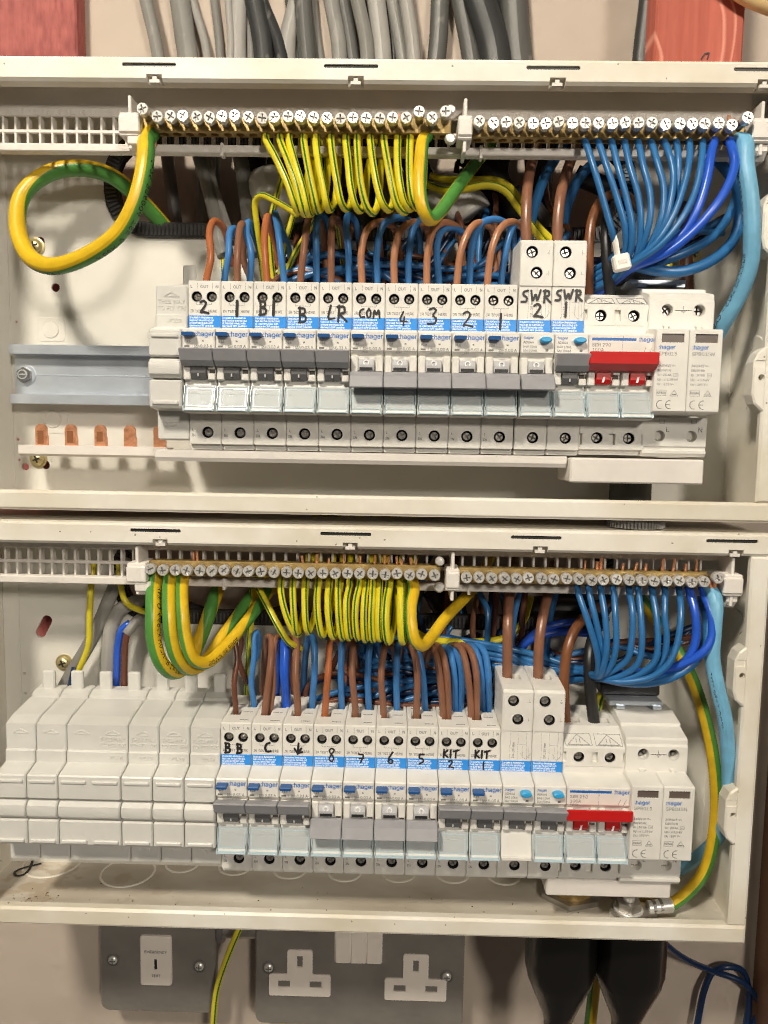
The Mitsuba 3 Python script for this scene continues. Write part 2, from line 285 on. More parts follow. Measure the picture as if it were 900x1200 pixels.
ORD = ['first', 'second', 'third', 'fourth', 'fifth', 'sixth', 'seventh', 'eighth', 'ninth', 'tenth', 'eleventh', 'twelfth', 'thirteenth', 'fourteenth', 'fifteenth', 'sixteenth', 'seventeenth', 'eighteenth', 'nineteenth', 'twentieth']
def tr(x, y, z, rx=0, tilt=0.0): 
    t = T().translate([x * S, y * S, z * S])
    return t @ T().rotate([1, 0, 0], tilt) @ T().rotate([0, 0, 1], tilt * 0.7) @ T().rotate([0, 1, 0], rx) if rx else t


# ------------------------------------------------------------------ the setting: wall, timbers, things on the wall
XL, XR, YB = -139.0, 316.5, 62.0
struct('wall', bx(-900, 900, 120, 150, -900, 900), 'plaster')
solo('timber_batten', 'rough red-stained timber batten at the top left corner behind the upper enclosure', 'timber', bx(-190, -99, 104, 119.5, -215, 330, 1.2), 'rough_timber')
solo('timber_batten', 'smoother red-stained timber block at the top right behind the upper enclosure', 'timber', bx(260, 312, 64.5, 84, 100, 330, 1.2), 'red_timber')
part('timber_batten_001', 'pencil_mark', ext_y(LineString([(p[0], p[2]) for p in [(287.7,64.0,168.1),(289.5,64.0,171.0),(292.0,64.0,171.5),(291.2,64.0,168.2)]]).buffer(.35), 63.8, 64.05), 'ink')
solo('timber_batten', 'added unseen timber rail keeping light off the wall behind the upper enclosure', 'timber', bx(-136, 256, 64, 101, 125.5, 136.4, 1), 'added_rail_timber')  # added rail, blocks light from above reaching the wall in the cable hole
solo('timber_post', 'dark brown timber post standing at the right of the lower enclosure', 'timber', bx(382, 490, 88, 119.5, -900, 330, 1.5), 'brown_timber')
solo('cream_hose', 'cream hose crossing the top right corner above the timber block', 'hose', tube([(294.7,58.0,209.7),(308.9,58.0,200.5),(324.0,58.0,194.6),(353.9,58.0,185.1)], 5.2, 16)[0], 'cream_hose', True)

CABLES = [('grey_sheath', (-54.7, 107.0, 221.4), (-47.1, 107.0, 187.0), 4.22),
          ('grey_sheath', (-33.4, 110.0, 223.2), (-28.7, 110.0, 188.6), 6.73),
          ('light_grey_sheath', (-26.4, 113.0, 224.8), (-16.6, 113.0, 190.1), 2.85),
          ('light_grey_sheath', (-1.3, 107.0, 221.8), (0.2, 107.0, 187.4), 2.46),
          ('light_grey_sheath', (4.9, 110.0, 223.4), (3.7, 110.0, 188.8), 6.01),
          ('grey_sheath', (11.6, 113.0, 225.1), (12.6, 113.0, 190.3), 3.21),
          ('black_grey_sheath', (15.5, 107.0, 221.9), (21.6, 107.0, 187.6), 6.34),
          ('black_grey_sheath', (19.3, 110.0, 223.5), (32.7, 110.0, 189.0), 4.24),
          ('light_grey_sheath', (42.7, 113.0, 225.3), (35.6, 113.0, 190.5), 6.05),
          ('dark_grey_sheath', (46.8, 107.0, 222.1), (49.8, 107.0, 187.8), 5.63),
          ('grey_sheath', (64.7, 110.0, 223.8), (70.6, 110.0, 189.3), 4.96),
          ('dark_grey_sheath', (72.2, 113.0, 225.4), (78.7, 113.0, 190.8), 4.62),
          ('grey_sheath', (82.0, 107.0, 222.3), (88.8, 107.0, 188.1), 4.58),
          ('light_grey_sheath', (93.9, 110.0, 224.0), (98.4, 110.0, 189.5), 6.01),
          ('grey_sheath', (104.4, 113.0, 225.7), (111.7, 113.0, 191.0), 4.62),
          ('light_grey_sheath', (113.2, 107.0, 222.5), (118.8, 107.0, 188.3), 4.58),
          ('dark_grey_sheath', (135.2, 110.0, 224.3), (133.8, 110.0, 189.8), 6.01),
          ('dark_grey_sheath', (149.1, 113.0, 225.9), (156.7, 113.0, 191.4), 6.76),
          ('black_grey_sheath', (160.7, 107.0, 222.8), (171.6, 107.0, 188.7), 10.20),
          ('dark_grey_sheath', (182.9, 110.0, 224.6), (186.8, 110.0, 190.2), 8.84),
          ('black_grey_sheath', (270.6, 113.0, 226.7), (268.0, 113.0, 192.2), 7.12),
          ('black_grey_sheath', (66.3, 117.0, 227.5), (73.4, 117.0, 192.6), 3.93),
          ('dark_grey_sheath', (88.7, 117.0, 227.7), (94.2, 117.0, 192.8), 4.24),
          ('black_grey_sheath', (99.8, 117.0, 227.7), (106.0, 117.0, 192.9), 3.93),
          ('dark_grey_sheath', (109.9, 117.0, 227.8), (115.0, 117.0, 192.9), 3.63),
          ('dark_grey_sheath', (157.8, 117.0, 228.1), (164.3, 117.0, 193.3), 4.84),
          ('black_grey_sheath', (176.7, 117.0, 228.2), (181.1, 117.0, 193.4), 4.84),
          ('grey_sheath', (-12.8, 117.0, 227.0), (-9.1, 117.0, 192.0), 2.72),
          ('dark_grey_sheath', (37.2, 117.0, 227.3), (42.4, 117.0, 192.4), 3.63),
          ('grey_sheath', (51.7, 117.0, 227.4), (56.5, 117.0, 192.5), 3.33)]
TONE = {'grey_sheath': 'grey', 'light_grey_sheath': 'pale grey', 'dark_grey_sheath': 'dark grey', 'black_grey_sheath': 'blackish grey'}
for i, (m, a, b, W) in enumerate(CABLES):
    a, b = np.array(a), np.array(b); d = (b - a) / np.linalg.norm(b - a)
    low = b + np.array([rng.uniform(-12, 20), -6, -75]); low2 = low + np.array([rng.uniform(-8, 12), 0, -70])
    flat = 1.5 if 4.6 < W and i < 21 else 1.0
    wire('grey_cable', f'{TONE[m]} sheathed cable above the upper enclosure, ' + (f'{ORD[i]} from the left in front' if i < 20 else 'close by the right timber block' if i == 20 else f'{ORD[i - 21]} from the left in the back layer'), m, [a - d * 60 + [0, 5, 0], a - d * 25, a, b, low, low2], W / flat, 'sheathed cables coming down the wall', 'cable', flat=flat, step=8.0)

# plates and pipe on the wall below
def socket_screw(k, x, z, y, r=3.4):
    head = lathe([[0, 0], [r, 0], [r, .5], [r * .8, 1.5], [r * .35, 2.0], [0, 2.05]], (x, y, z), (0, -1, 0))
    cup = lathe([[r * 1.0, 0], [r * 1.3, 0], [r * 1.35, .6], [r * 1.05, .9]], (x, y, z), (0, -1, 0)); cr = [ext_y(sbox(x - r * .6, z - .35, x + r * .6, z + .35), y - 2.12, y - 1.5), ext_y(sbox(x - .35, z - r * .6, x + .35, z + r * .6), y - 2.13, y - 1.5)]
    q = part(k, 'screw', head, 'screw_steel', 40); part(q, 'cup', cup, 'dark_steel', 40); part(q, 'cross_slot', cat(cr), 'seam')
sw = thing('test_switch', 'grey metal plate with a white emergency test key switch, under the lower enclosure', 'switch')
part(sw, 'plate', slab(rrect(-93.5, -10.8, -471.5, -388, 6), 95, 99, 1.0), 'hammered_grey', 35); part(sw, 'box', bx(-90, -14, 99, 119.5, -467, -392, 2), 'hammered_grey')
q = part(sw, 'switch_module', slab(rrect(-64, -41.5, -449.5, -412, 2), 92.6, 96, .8), 'socket_white', 30)
part(q, 'lettering', cat(txt('EMERGENCY', -52.6, -424.5, 92.6, 1.9, 'c', True), txt('TEST', -52.6, -442.5, 92.6, 1.9, 'c', True)), 'print_grey'); part(q, 'key_slot', bx(-53.6, -51.7, 92.35, 93, -436.5, -429), 'black_plastic')
socket_screw(sw, -84, -432, 95); socket_screw(sw, -22, -435, 95)
dk = thing('double_socket', 'grey metal double power socket with two white rockers, under the lower enclosure', 'socket')
plate = slab(rrect(18, 166.8, -478, -389, 6), 95, 99, 1.0)
part(dk, 'plate', plate, 'hammered_grey', 35); part(dk, 'box', bx(22, 163, 99, 119.5, -474, -393, 2), 'hammered_grey')
for cx, cz in ((50.0, -437.6), (132.5, -438.6)):
    t = unary_union([rrect(cx - 9, cx + 9, cz - 13, cz + 17.5, 1.6), rrect(cx - 22, cx + 22, cz - 17.5, cz - 1, 1.6)]).buffer(.8).buffer(-.8)
    body = MF(ext_y(t, 94, 97)); holes = [(cx - 2.0, cx + 2.0, cz + 4.5, cz + 13), (cx - 15.5, cx - 7, cz - 11, cz - 6), (cx + 7, cx + 15.5, cz - 11, cz - 6)]
    for h in holes: body -= MF(bx(h[0], h[1], 90, 96.4, h[2], h[3]))
    q = part(dk, 'outlet', body, 'socket_white'); part(q, 'shutter', cat(bx(holes[0][0] + .9, holes[0][1] - .9, 95.4, 96.6, holes[0][2] + 1, holes[0][3] - 1)), 'dark_steel')
    for h in holes[1:]: part(q, 'shutter', bx(h[0] + .1, h[1] - .1, 95.3, 96.6, h[2] + .1, h[3] - 1.5, .4), 'socket_white')
q = part(dk, 'rocker_surround', bx(74.5, 108.5, 93.4, 96, -428.5, -390, .7), 'socket_white')
for x in (75.5, 86.6, 97.7): part(q, 'rocker', ext_x([(93.6, -391), (93.6, -427.6), (91.4, -427), (92.9, -409), (91.8, -391)], x, x + 10.2, .4), 'socket_white')
socket_screw(dk, 27.6, -434.5, 95); socket_screw(dk, 154.6, -437.5, 95)
pipe = thing('conduit', 'short galvanised steel pipe joining the two grey plates', 'pipe')
part(pipe, 'pipe', cyl((-14, 108, -411.5), (22, 108, -411.5), 9.0, 32), 'galvanised', 40); part(pipe, 'lock_ring', cyl((-10.6, 108, -411.5), (-6, 108, -411.5), 12, 28, b=.6), 'dark_steel', 30)

# ------------------------------------------------------------------ the two enclosures
def enclosure(label, zt, zb, hole, circles, dot_holes):
    k = thing('enclosure', label, 'enclosure'); t = 1.6
    pan = Polygon(sbox(XL, zb, XR, zt)).difference(hole)
    for h in dot_holes: pan = pan.difference(h)
    part(k, 'back_panel', ext_y(pan, YB, YB + t), 'back_paint')
    part(k, 'side_panel', bx(XL, XL + t, 0.5, YB, zb + t, zt - t), 'enclosure_paint'); part(k, 'side_panel', bx(XR - t, XR, 0.5, YB, zb + t, zt - t), 'enclosure_paint')
    top = part(k, 'top_panel', bx(XL, XR, 0.5, YB, zt - t, zt), 'enclosure_paint'); bot = part(k, 'bottom_panel', bx(XL, XR, 0.5, YB, zb, zb + t), 'shaded_floor_paint')
    slots = [(-33, -5), (71.5, 99.5), (175.5, 203), (281, 309)]
    lip = MF(slab(sbox(XL, zt - 12.2, XR, zt), -0.6, 7.5, 1.5))
    for a, b in slots: lip -= MF(ext_y(rrect(a, b, zt - 5.0, zt - 3.1, .9), -3, 5))
    for a, b in slots: lip -= MF(bx((a + b) / 2 - 6.6 + 5, (a + b) / 2 + 1.6 + 5, -3, 5, zt - 12.4, zt - 8.8))
    f = part(k, 'top_flange', lip, 'enclosure_paint')
    for a, b in slots:
        c = (a + b) / 2 + 2.4; part(f, 'catch', join(bx(c - 2.6, c + 2.6, 0.2, 4, zt - 12.6, zt - 11), bx(c - 1.1, c + 1.1, .4, 4.4, zt - 12, zt - 9.4)), 'carrier_plastic'); part(f, 'slot_shade', bx(a + .2, b - .2, .5, 1.2, zt - 4.9, zt - 3.2), 'black_plastic')
    part(k, 'bottom_flange', slab(sbox(XL, zb, XR, zb + 10.6), -0.6, 5, 1.4), 'enclosure_paint')
    part(k, 'side_flange', slab(sbox(XL, zb + 10.8, XL + 11, zt - 12.4), -0.4, 4, 1.2), 'enclosure_paint')
    part(k, 'side_flange', slab(sbox(XR - 10.2, zb + 10.8, XR, zt - 12.4), -0.4, 4, 1.2), 'enclosure_paint')
    for dz in (-81.6, -162): boss(k, zt + dz)
    part(k, 'edge_moulding', bx(XL + t, -127, YB - .7, YB + .1, zb + 3, zt - 3, .3), 'back_paint')
    for j, cx in enumerate(circles): part(bot, 'knockout', ext_ring(cx[0], cx[1], zb + t, cx[2]), 'enclosure_paint', 30)
    # side wall embossing on the right
    for r, z in ((15, zt - 148), (15, zt - 64)): part(k, 'side_emboss', m3.Manifold.cylinder(.7, r, r - .5, 40).rotate((0, -90, 0)).translate((XR - t + .05, 31, z)), 'enclosure_paint', 30)
    return k
def boss(k, z):
    p = Polygon([(XR - 9.0, z + 20), (XR - 14, z + 16), (XR - 16.0, z + 11), (XR - 16.0, z - 6), (XR - 14.5, z - 11), (XR - 9.0, z - 16)]).buffer(-1).buffer(1)
    m = MF(slab(p, -0.9, 9, .9)) - MF(cyl((XR - 11.6, -3, z + 3), (XR - 11.6, 12, z + 3), 1.7, 16)) - MF(bx(XR - 17, XR - 10, -3, -.2, z + 8, z + 12))
    b = part(k, 'screw_boss', m, 'enclosure_paint', 35); part(b, 'screw_hole', cyl((XR - 11.6, 5, z + 3), (XR - 11.6, 5.6, z + 3), 1.65, 14), 'dark_steel')
def ext_ring(x, y, z, r):
    a = m3.Manifold.cylinder(.45, r, r - .3, 44) - m3.Manifold.cylinder(3, r - 1.5, r - 1.1, 44).translate((0, 0, -.5)); return TM(a.translate((x, y, z - .02)))
hole_u = rrect(-62, 248, 66, 118, 22)
hole_l = rrect(-62, 248, -172, -122, 22)
def pt(p, r): return Point(p[0], p[2]).buffer(r)
dots_u = [pt((-98.4,62.0,31.3), 2.6), pt((-103.7,62.0,-75.1), 0.3), pt((-120.3,62.0,-78.8), 2.2), pt((-107.5,62.0,-77.5), 2.6), pt((-107.1,62.0,58.6), 2.8), pt((-123.4,62.0,10.4), .8), pt((-124.6,62.0,-61.8), .9), pt((-124.2,62.0,-74.6), .8)]
a, b = (-113.6,62.0,-184.8), (-109.5,62.0,-176.9)
dots_l = [LineString([(a[0], a[2]), (b[0], b[2])]).buffer(3.3), pt((-124.9,62.0,-212.0), 1), pt((-124.5,62.0,-225.0), 1), pt((247.9,62.0,-227.8), .9), pt((248.8,62.0,-248.1), .9)]
eu = enclosure('cream metal enclosure of the upper board, with grey cables dropping in behind it', 137.3, -99.2, hole_u, [], dots_u)
el = enclosure('cream metal enclosure of the lower board, with dusty knockouts along its floor', -105.4, -341.4, hole_l,
               [(*(-110.1,62.1), 19), (*(-56.8,52.6), 17.5), (*(-24.4,64.1), 11.3), (*(11.0,62.7), 11.3), (*(47.4,60.3), 11.3), (*(83.4,59.0), 11.3), (*(118.5,59.7), 11.3), (*(153.6,60.3), 11.3), (*(186.9,59.9), 11.3)], dots_l)
for kk, hole in ((eu, hole_u), (el, hole_l)):
    o = hole.buffer(4.6); i = hole.buffer(-4.2); g = MF(ext_y(o.difference(i), YB - 2.2, YB + 3.4))
    nm = solo('edge_grommet', 'black ribbed rubber strip edging the cable hole of the ' + ('upper' if kk == eu else 'lower') + ' enclosure', 'grommet', g, 'black_plastic', 30)
    ring = hole.buffer(.3).exterior; L = ring.length; ribs = []
    for s in np.arange(0, L, 2.4):
        a = np.array(ring.interpolate(s).coords[0]); b = np.array(ring.interpolate(s + 1).coords[0]); d = (b - a) / np.linalg.norm(b - a); nn = np.array([-d[1], d[0]])
        ribs.append(Polygon([a - d * .55 + nn * 3.2, a + d * .55 + nn * 3.2, a + d * .55 - nn * 3.2, a - d * .55 - nn * 3.2]))
    part(nm, 'ribs', cat([ext_y(r, YB - 3.2, YB - 2.1) for r in ribs]), 'rib_black')
    pass
for z in (-1.5, -58): part(eu, 'embossed_square', slab(rrect(-111, -93, z, z + 15, 3), YB - .4, YB + .1, .3), 'back_paint', 30)
for z in (6, -49): part(eu, 'embossed_disc', cyl((-102, YB - .9, z), (-102, YB - .5, z), 5.2, 28, b=.4), 'back_paint', 30)
q = part(eu, 'clip_slot', bx(-5, 22, YB - .5, YB + .1, 57.5, 60.5), 'black_plastic')
def panel_screw(label, p, washer=True):
    k = thing('panel_screw', label, 'screw'); x, _, z = p
    part(k, 'washer', lathe([[2, 0], [5.4, 0], [5.4, .9], [4.4, 1.2], [2, 1.2]], (x, YB, z), (0, -1, 0)), 'yellow_zinc', 35)
    part(k, 'head', lathe([[0, 0], [4, 0], [4, 1.4], [3.2, 2.6], [1.5, 3.1], [0, 3.2]], (x, YB - .6, z), (0, -1, 0)), 'yellow_zinc', 40)
    part(k, 'cross_slot', cat(ext_y(affinity.rotate(sbox(x - 2.3, z - .5, x + 2.3, z + .5), 20), YB - 4.0, YB - 2), ext_y(affinity.rotate(sbox(x - .5, z - 2.3, x + .5, z + 2.3), 20), YB - 3.99, YB - 2)), 'black_plastic')
panel_screw('yellow zinc screw inside the thick earth loop of the upper enclosure', (-109.6,62.0,55.5)); panel_screw('yellow zinc screw under the bare copper prongs of the upper enclosure', (-111.8,62.0,-73.9))
panel_screw('yellow zinc screw by the grey cable at the left of the lower enclosure', (-98.9,62.0,-204.1)); panel_screw('yellow zinc screw below the blue wire fan of the upper enclosure', (287.8,62.0,55.3))

# debris and marks on the lower floor, gland parts between and below
FL = -339.8
deb = []
for i in range(150):
    x = rng.uniform(-125, 300); y = rng.uniform(6, 40); r = rng.uniform(.1, .42)
    if i < 70: x = -118 + abs(rng.normal(0, 16)); y = 18 + rng.normal(0, 7)
    m = trimesh.creation.icosphere(1, r); m.vertices *= [1.5, 1, .5]; m.apply_transform(trimesh.transformations.rotation_matrix(rng.uniform(0, 6.3), [0, 0, 1])); m.apply_translation([x, y, FL + .2]); deb.append(m)
solo('debris', 'dark dust and crumbs scattered on the floor of the lower enclosure', 'dust', cat(deb), 'brown_timber', kind='stuff')
sc = [(-117.1,58.9), (-124.1,54.6), (-128.2,50.4), (-128.4,47.5), (-125.9,44.7), (-122.0,45.9), (-121.0,51.7), (-123.5,61.6)]
ln = LineString(spline([(p[0], p[1], 0) for p in sc], 1.5)[:, :2]).buffer(.8); m = trimesh.creation.extrude_polygon(ln, .25, engine='earcut'); m.apply_translation([0, 0, FL + .35])
part(el, 'ink_loop', m, 'ink')
for j, (x, lab) in enumerate(((226, 'left'), (267, 'right'))):
    g = thing('cable_gland', f'brass cable gland and hexagonal nut on the lower enclosure floor, {lab} one of the pair', 'gland'); yy = 42
    hexa = [(19.5 * math.cos(a + .3 + j * .5), 19.5 * math.sin(a + .3 + j * .5)) for a in np.arange(6) * math.pi / 3]
    nut = m3.Manifold.extrude(m3.CrossSection([hexa]), 3.2).translate((x, yy, FL + .05)); part(g, 'nut', nut, 'galvanised'); part(g, 'thread', cyl((x, yy, FL), (x, yy, FL + 13), 13.5, 36, b=.8), 'brass', 30)
    s = thing('cable_shroud', f'black rubber cone shroud below the lower enclosure, {lab} one of the pair', 'shroud')
    x -= (4.5, 2.5)[j]; part(s, 'collar', lathe([[0, 0], [21.6, 0], [22.2, -38], [21.9, -44], [20.8, -48]], (x, 40, -343), n=40), 'rubber_black', 40)
    part(s, 'cone', lathe([[21.0, -46], [20.2, -51], [9.9, -76], [8.8, -81], [8.4, -150]], (x, 40, -343), n=44), 'rubber_black', 40)
ring = thing('gland_ring', 'dark toothed gland ring squeezed between the two enclosures', 'ring')
part(ring, 'body', cyl((249, 22, -104.9), (249, 22, -99.6), 15.5, 48), 'dark_steel', 30)
part(ring, 'teeth', cat([bx(249 + 15.9 * math.cos(a) - .5, 249 + 15.9 * math.cos(a) + .5, 22 + 15.9 * math.sin(a) - .5, 22 + 15.9 * math.sin(a) + .5, -104.6, -99.8) for a in np.arange(0, 6.28, .12)]), 'dark_steel')
tail = thing('cable_entry', 'dark grey pipe and flange standing behind the plain cover of the upper board', 'pipe')
part(tail, 'pipe', cyl((251, 40, -99), (251, 40, -70), 12, 30), 'dark_grey_sheath', 40); part(tail, 'flange', cyl((251, 38, -97.6), (251, 38, -94), 19, 40, b=.6), 'black_plastic', 30)
lg = thing('earth_lug', 'crimped steel cable lug bolted to the floor of the lower enclosure', 'lug')
LX, LY = (254.5,16.0); EX, EY = (279.1,19.1); BZ = -335.2
part(lg, 'washer', cyl((LX, LY, FL), (LX, LY, BZ), 10.5, 36, b=.5), 'screw_steel', 30)
d = np.array([EX - LX, EY - LY]); d /= np.linalg.norm(d); n_ = np.array([-d[1], d[0]])
pal = Polygon([np.array([LX, LY]) + n_ * 9, np.array([LX, LY]) - n_ * 9, np.array([EX, EY]) - d * 9 - n_ * 4.6, np.array([EX, EY]) - d * 9 + n_ * 4.6]).union(Point(LX, LY).buffer(10.2)).buffer(-1).buffer(1); pm = trimesh.creation.extrude_polygon(pal, 2.4, engine='earcut'); pm.apply_translation([0, 0, BZ + .1])
e0, e1 = np.array([EX, EY]) - d * 13, np.array([EX, EY]) + d * 2
part(lg, 'palm', pm, 'galvanised'); part(lg, 'barrel', cyl((*e0, BZ + 3.2), (*e1, BZ + 3.8), 3.7, 28, 4.3, b=.4), 'screw_steel', 35)
for q_ in (9.5, 5.2):
    c_ = np.array([EX, EY]) - d * q_; part(lg, 'crimp', cyl((*(c_ - d * .9), BZ + 3.6), (*(c_ + d * .9), BZ + 3.7), 4.25, 8), 'dark_steel')
hx = m3.Manifold.extrude(m3.CrossSection([[(7.4 * math.cos(a + .5), 7.4 * math.sin(a + .5)) for a in np.arange(6) * math.pi / 3]]), 4.8).translate((LX, LY, BZ + 3.6)); bt = part(lg, 'bolt', hx, 'galvanised'); part(bt, 'thread_end', cyl((LX, LY, BZ + 8.2), (LX, LY, BZ + 11.2), 3.4, 20, b=.5), 'screw_steel', 30); part(bt, 'washer', cyl((LX, LY, BZ + 2.4), (LX, LY, BZ + 3.7), 8.6, 30, b=.3), 'screw_steel', 30)

# ------------------------------------------------------------------ rails and busbar
def din_rail(label, Z, x0, x1):
    k = thing('mounting_rail', label, 'rail'); zc = Z - 22.4; h = 17.4; o, w = 46.5, 54
    prof = [(o, zc + h), (o + 1.2, zc + h + .3), (o + 1.2, zc + h - 4.4), (w + 1, zc + h - 4.4), (w + 1, zc - h + 4.4), (o + 1.2, zc - h + 4.4), (o + 1.2, zc - h - .3), (o, zc - h), (o, zc - h + 5.4), (w, zc - h + 5.4), (w, zc - .4), (w - .3, zc - .3), (w - .3, zc + .3), (w, zc + .4), (w, zc + h - 5.4), (o, zc + h - 5.4)]
    part(k, 'rail', ext_x(prof, x0, x1, .1), 'zinc'); return k, zc
rail, zc = din_rail('bare zinc mounting rail at the left of the upper enclosure', 0, -121, 286)
q = part(rail, 'bolt', lathe([[0, 0], [4.6, 0], [4.6, 3.2], [3.8, 4.2], [0, 4.2]], (-114.6, 54.2, zc), (0, -1, 0), 6), 'dark_steel'); part(q, 'washer', lathe([[0, 0], [6.3, 0], [6.3, .8], [0, .8]], (-114.6, 54.1, zc), (0, -1, 0)), 'zinc', 35); part(q, 'recess', cat(lathe([[2.2, 0], [2.9, 0], [2.9, .8], [2.2, .8]], (-114.6, 50.2, zc), (0, -1, 0), 20), ext_y(sbox(-116.4, zc - .4, -112.8, zc + .4), 49.6, 50.2)), 'zinc', 30)
din_rail('zinc mounting rail showing behind the modules of the lower enclosure', -242.4, -121, 286)
bb = thing('busbar', 'white plastic busbar rail with bare copper prongs at the lower left of the upper enclosure', 'busbar')
part(bb, 'housing', ext_x([(34, -64.6), (34, -69.6), (36, -71), (46, -71), (46, -64.6)], -111, -22, .5), 'carrier_plastic')
part(bb, 'front_strip', ext_x([(2.5, -65.2), (2.5, -69.2), (4, -71.4), (12, -71.4), (12, -65.2)], -20, 205, .5), 'carrier_plastic')
for i, x in enumerate((-99.2, -81.5, -63.8, -46.2, -28.6)):
    pg = Polygon([(x - 3, -65), (x - 3, -54.6), (x - 2.2, -53.2), (x - 1, -52.4), (x + 1, -52.4), (x + 2.2, -53.2), (x + 3, -54.6), (x + 3, -59), (x + 3.5, -59.4), (x + 3.5, -65)]).buffer(.3)
    q = part(bb, 'prong', ext_y(pg, 38.6, 41), 'copper')
    if i < 3: part(q, 'scorch', ext_y(sbox(x - 1.9, -64 + i, x + 1.7, -56), 38.45, 38.7), 'copper_dark')
cv = solo('cover_strip', 'plain cream plastic cover clipped under the main switch of the upper board', 'cover', bx(205.6, 276.6, -3, 30, -79, -65.8, .8), 'carrier_plastic')
cv = solo('cover_strip', 'plain cream plastic cover clipped under the main switch of the lower board', 'cover', bx(203, 274, 3, 34, -75 - 242.4, -61.5 - 3.2 - 242.4, .8), 'carrier_plastic')

# ------------------------------------------------------------------ terminal carriers and bars
PITCH = 6.79
def carrier(label, Z, ends, lower):
    k = thing('terminal_carrier', label, 'carrier'); y0, y1 = 20, 22; cols = []
    z2, z1, z0 = Z + 115.2, Z + 107.4, Z + 99.6
    xs = -32 - PITCH * np.arange(14)[::-1] if False else np.arange(-32 - PITCH * 15, 290, PITCH)
    strip = bx(XL + 2, 300, y0 - .2, y1, z2, Z + 134, .4); part(k, 'backing_strip', strip, 'carrier_plastic')
    bars = [bx(XL + 2, 300, y0, y1, z1 - .9, z1 + .9, .3), bx(XL + 2, 300, y0 - 4.5, y1, z0 - 4.2, z0, .5)] + [bx(x - .65, x + .65, y0 + .1, y1 + 3, z0, z2, .2) for x in xs]
    part(k, 'grid', join(bars), 'carrier_plastic')
    nums = []
    for j, x in enumerate(xs[:-1]):
        n = {True: 20 - (j - 15), False: 0}[True]
        n = 22 - j if j < 15 else (20 - (j - 15) if j < 36 else 20 - (j - 37))
        if 0 < n < 21: nums.append(txt(str(n), x + PITCH / 2, z2 + .9, y0 - .2, 2.5, 'c', d=.25))
    part(k, 'raised_numbers', cat(nums), 'carrier_plastic')
    for x in (15, 155, 240): part(k, 'tab', bx(x - .8, x + .8, y0 - 5.3, y0, z0 - 6, z0 + .8, .2), 'carrier_plastic')
    for a, b, typ in ends:
        m = [bx(a, b, 1.5, 20, Z + 98.5, Z + 110.5, .6), bx(a - .6 if typ < 0 else a, b + .6 if typ > 0 else b, 0.3, 16, Z + 100, Z + 108.8, .6), bx((a + b) / 2 - .9, (a + b) / 2 + .9, 3, 20, Z + 92.5, Z + 119.5, .4)]
        part(k, 'end_clamp', join(m), 'carrier_plastic')
    for a, b, typ in ends[:1]: part(k, 'hook', ext_x([(2, Z + 100), (2, Z + 95), (6, Z + 92), (20, Z + 92), (20, Z + 100)], a + 4, b + 2.5, .6), 'carrier_plastic')
    a, b, _ = ends[-1]; part(k, 'hook', ext_x([(4, Z + 100), (4, Z + 95), (8, Z + 91), (20, Z + 91), (20, Z + 100)], a + 3, b - 1, .6), 'carrier_plastic')
SC = cyl((0, 0, 0), (0, 3.4, 0), 2.95, 22)
def bar_screw():
    head = TM(m3.Manifold.revolve(m3.CrossSection([[(0, 1.4), (3.05, 1.5), (3.05, 4.6), (2.75, 5.2), (0, 5.2)]]), 24).rotate((90, 0, 0)))
    h = MF(head); 
    for a in (0, 90): h -= MF(bx(-2.1, 2.1, -6, -3.9, -.42, .42)).rotate((0, a, 0))
    h -= MF(bx(0, 3.4, -6, -4.6, -.4, .4)).rotate((0, 45, 0))
    return P(h, 'screw_steel', 25), P(cyl((0, -1.6, 0), (0, 6, 0), 2.35, 16), 'dark_steel', 30), P(ext_y(unary_union([sbox(-1.9, -.45, 1.9, .45), sbox(-.45, -1.9, .45, 1.9)]), -4.05, -3.85), 'dark_steel')
SCREW = bar_screw()
def bar(name, label, cat_, x0, n, Z, skip=(), proud={}, tailscrew=None):
    k = thing(name, label, cat_); x1 = x0 + PITCH * (n - 1); zc = Z + 107.2
    body = MF(bx(x0 - 3.6, x1 + 3.6, 7.0, 15.0, zc - 4.2, zc + 4.0, .5))
    for i in range(n): body -= MF(cyl((x0 + PITCH * i, 11, zc - 8), (x0 + PITCH * i, 11, zc + 8), 2.35, 14))
    part(k, 'bar', body, 'brass')
    for i in range(n):
        dy = proud.get(i, rng.uniform(-.4, .5)); dz = 2.6 if i in proud else rng.uniform(-.25, .35)
        TW = tr(x0 + PITCH * i + rng.uniform(-.15, .15), 3.2 - dy, zc + .2 + dz, rng.uniform(0, 90), rng.uniform(-4.5, 4.5)); q = part(k, 'screw', SCREW[0], None, tw=TW)
        part(q, 'shank', SCREW[1], None, tw=TW); part(q, 'recess', SCREW[2], None, tw=TW)
    if tailscrew is not None:
        for z, r in ((zc - 7.6, 2.9), (zc + 7, 2.6)): part(k, 'fixing_screw', lathe([[0, 0], [r, 0], [r, 1.2], [r * .7, 2.4], [0, 2.7]], (tailscrew, 5.4, z), (0, -1, 0)), 'screw_steel', 40)
    return k
carrier('grey-white terminal carrier with a grid of square holes across the upper enclosure', 0, [(-36, -25.5, 1), (141.5, 148.8, 0), (293.5, 304, -1)], False)
carrier('grey-white terminal carrier with a grid of square holes across the lower enclosure', -238.7, [(-36, -25.5, 1), (141.0, 148.3, 0), (293.0, 303, -1)], True)
bar('earth_bar', 'brass earth terminal bar full of yellow-green wires in the upper enclosure', 'terminal bar', -21.6, 24, 0, proud={0: 3.0, 21: 1.4, 23: 2.0}, tailscrew=137.6)
bar('neutral_bar', 'brass neutral terminal bar feeding the blue wire fan in the upper enclosure', 'terminal bar', 152.3, 21, -1.5, proud={20: 2.0})
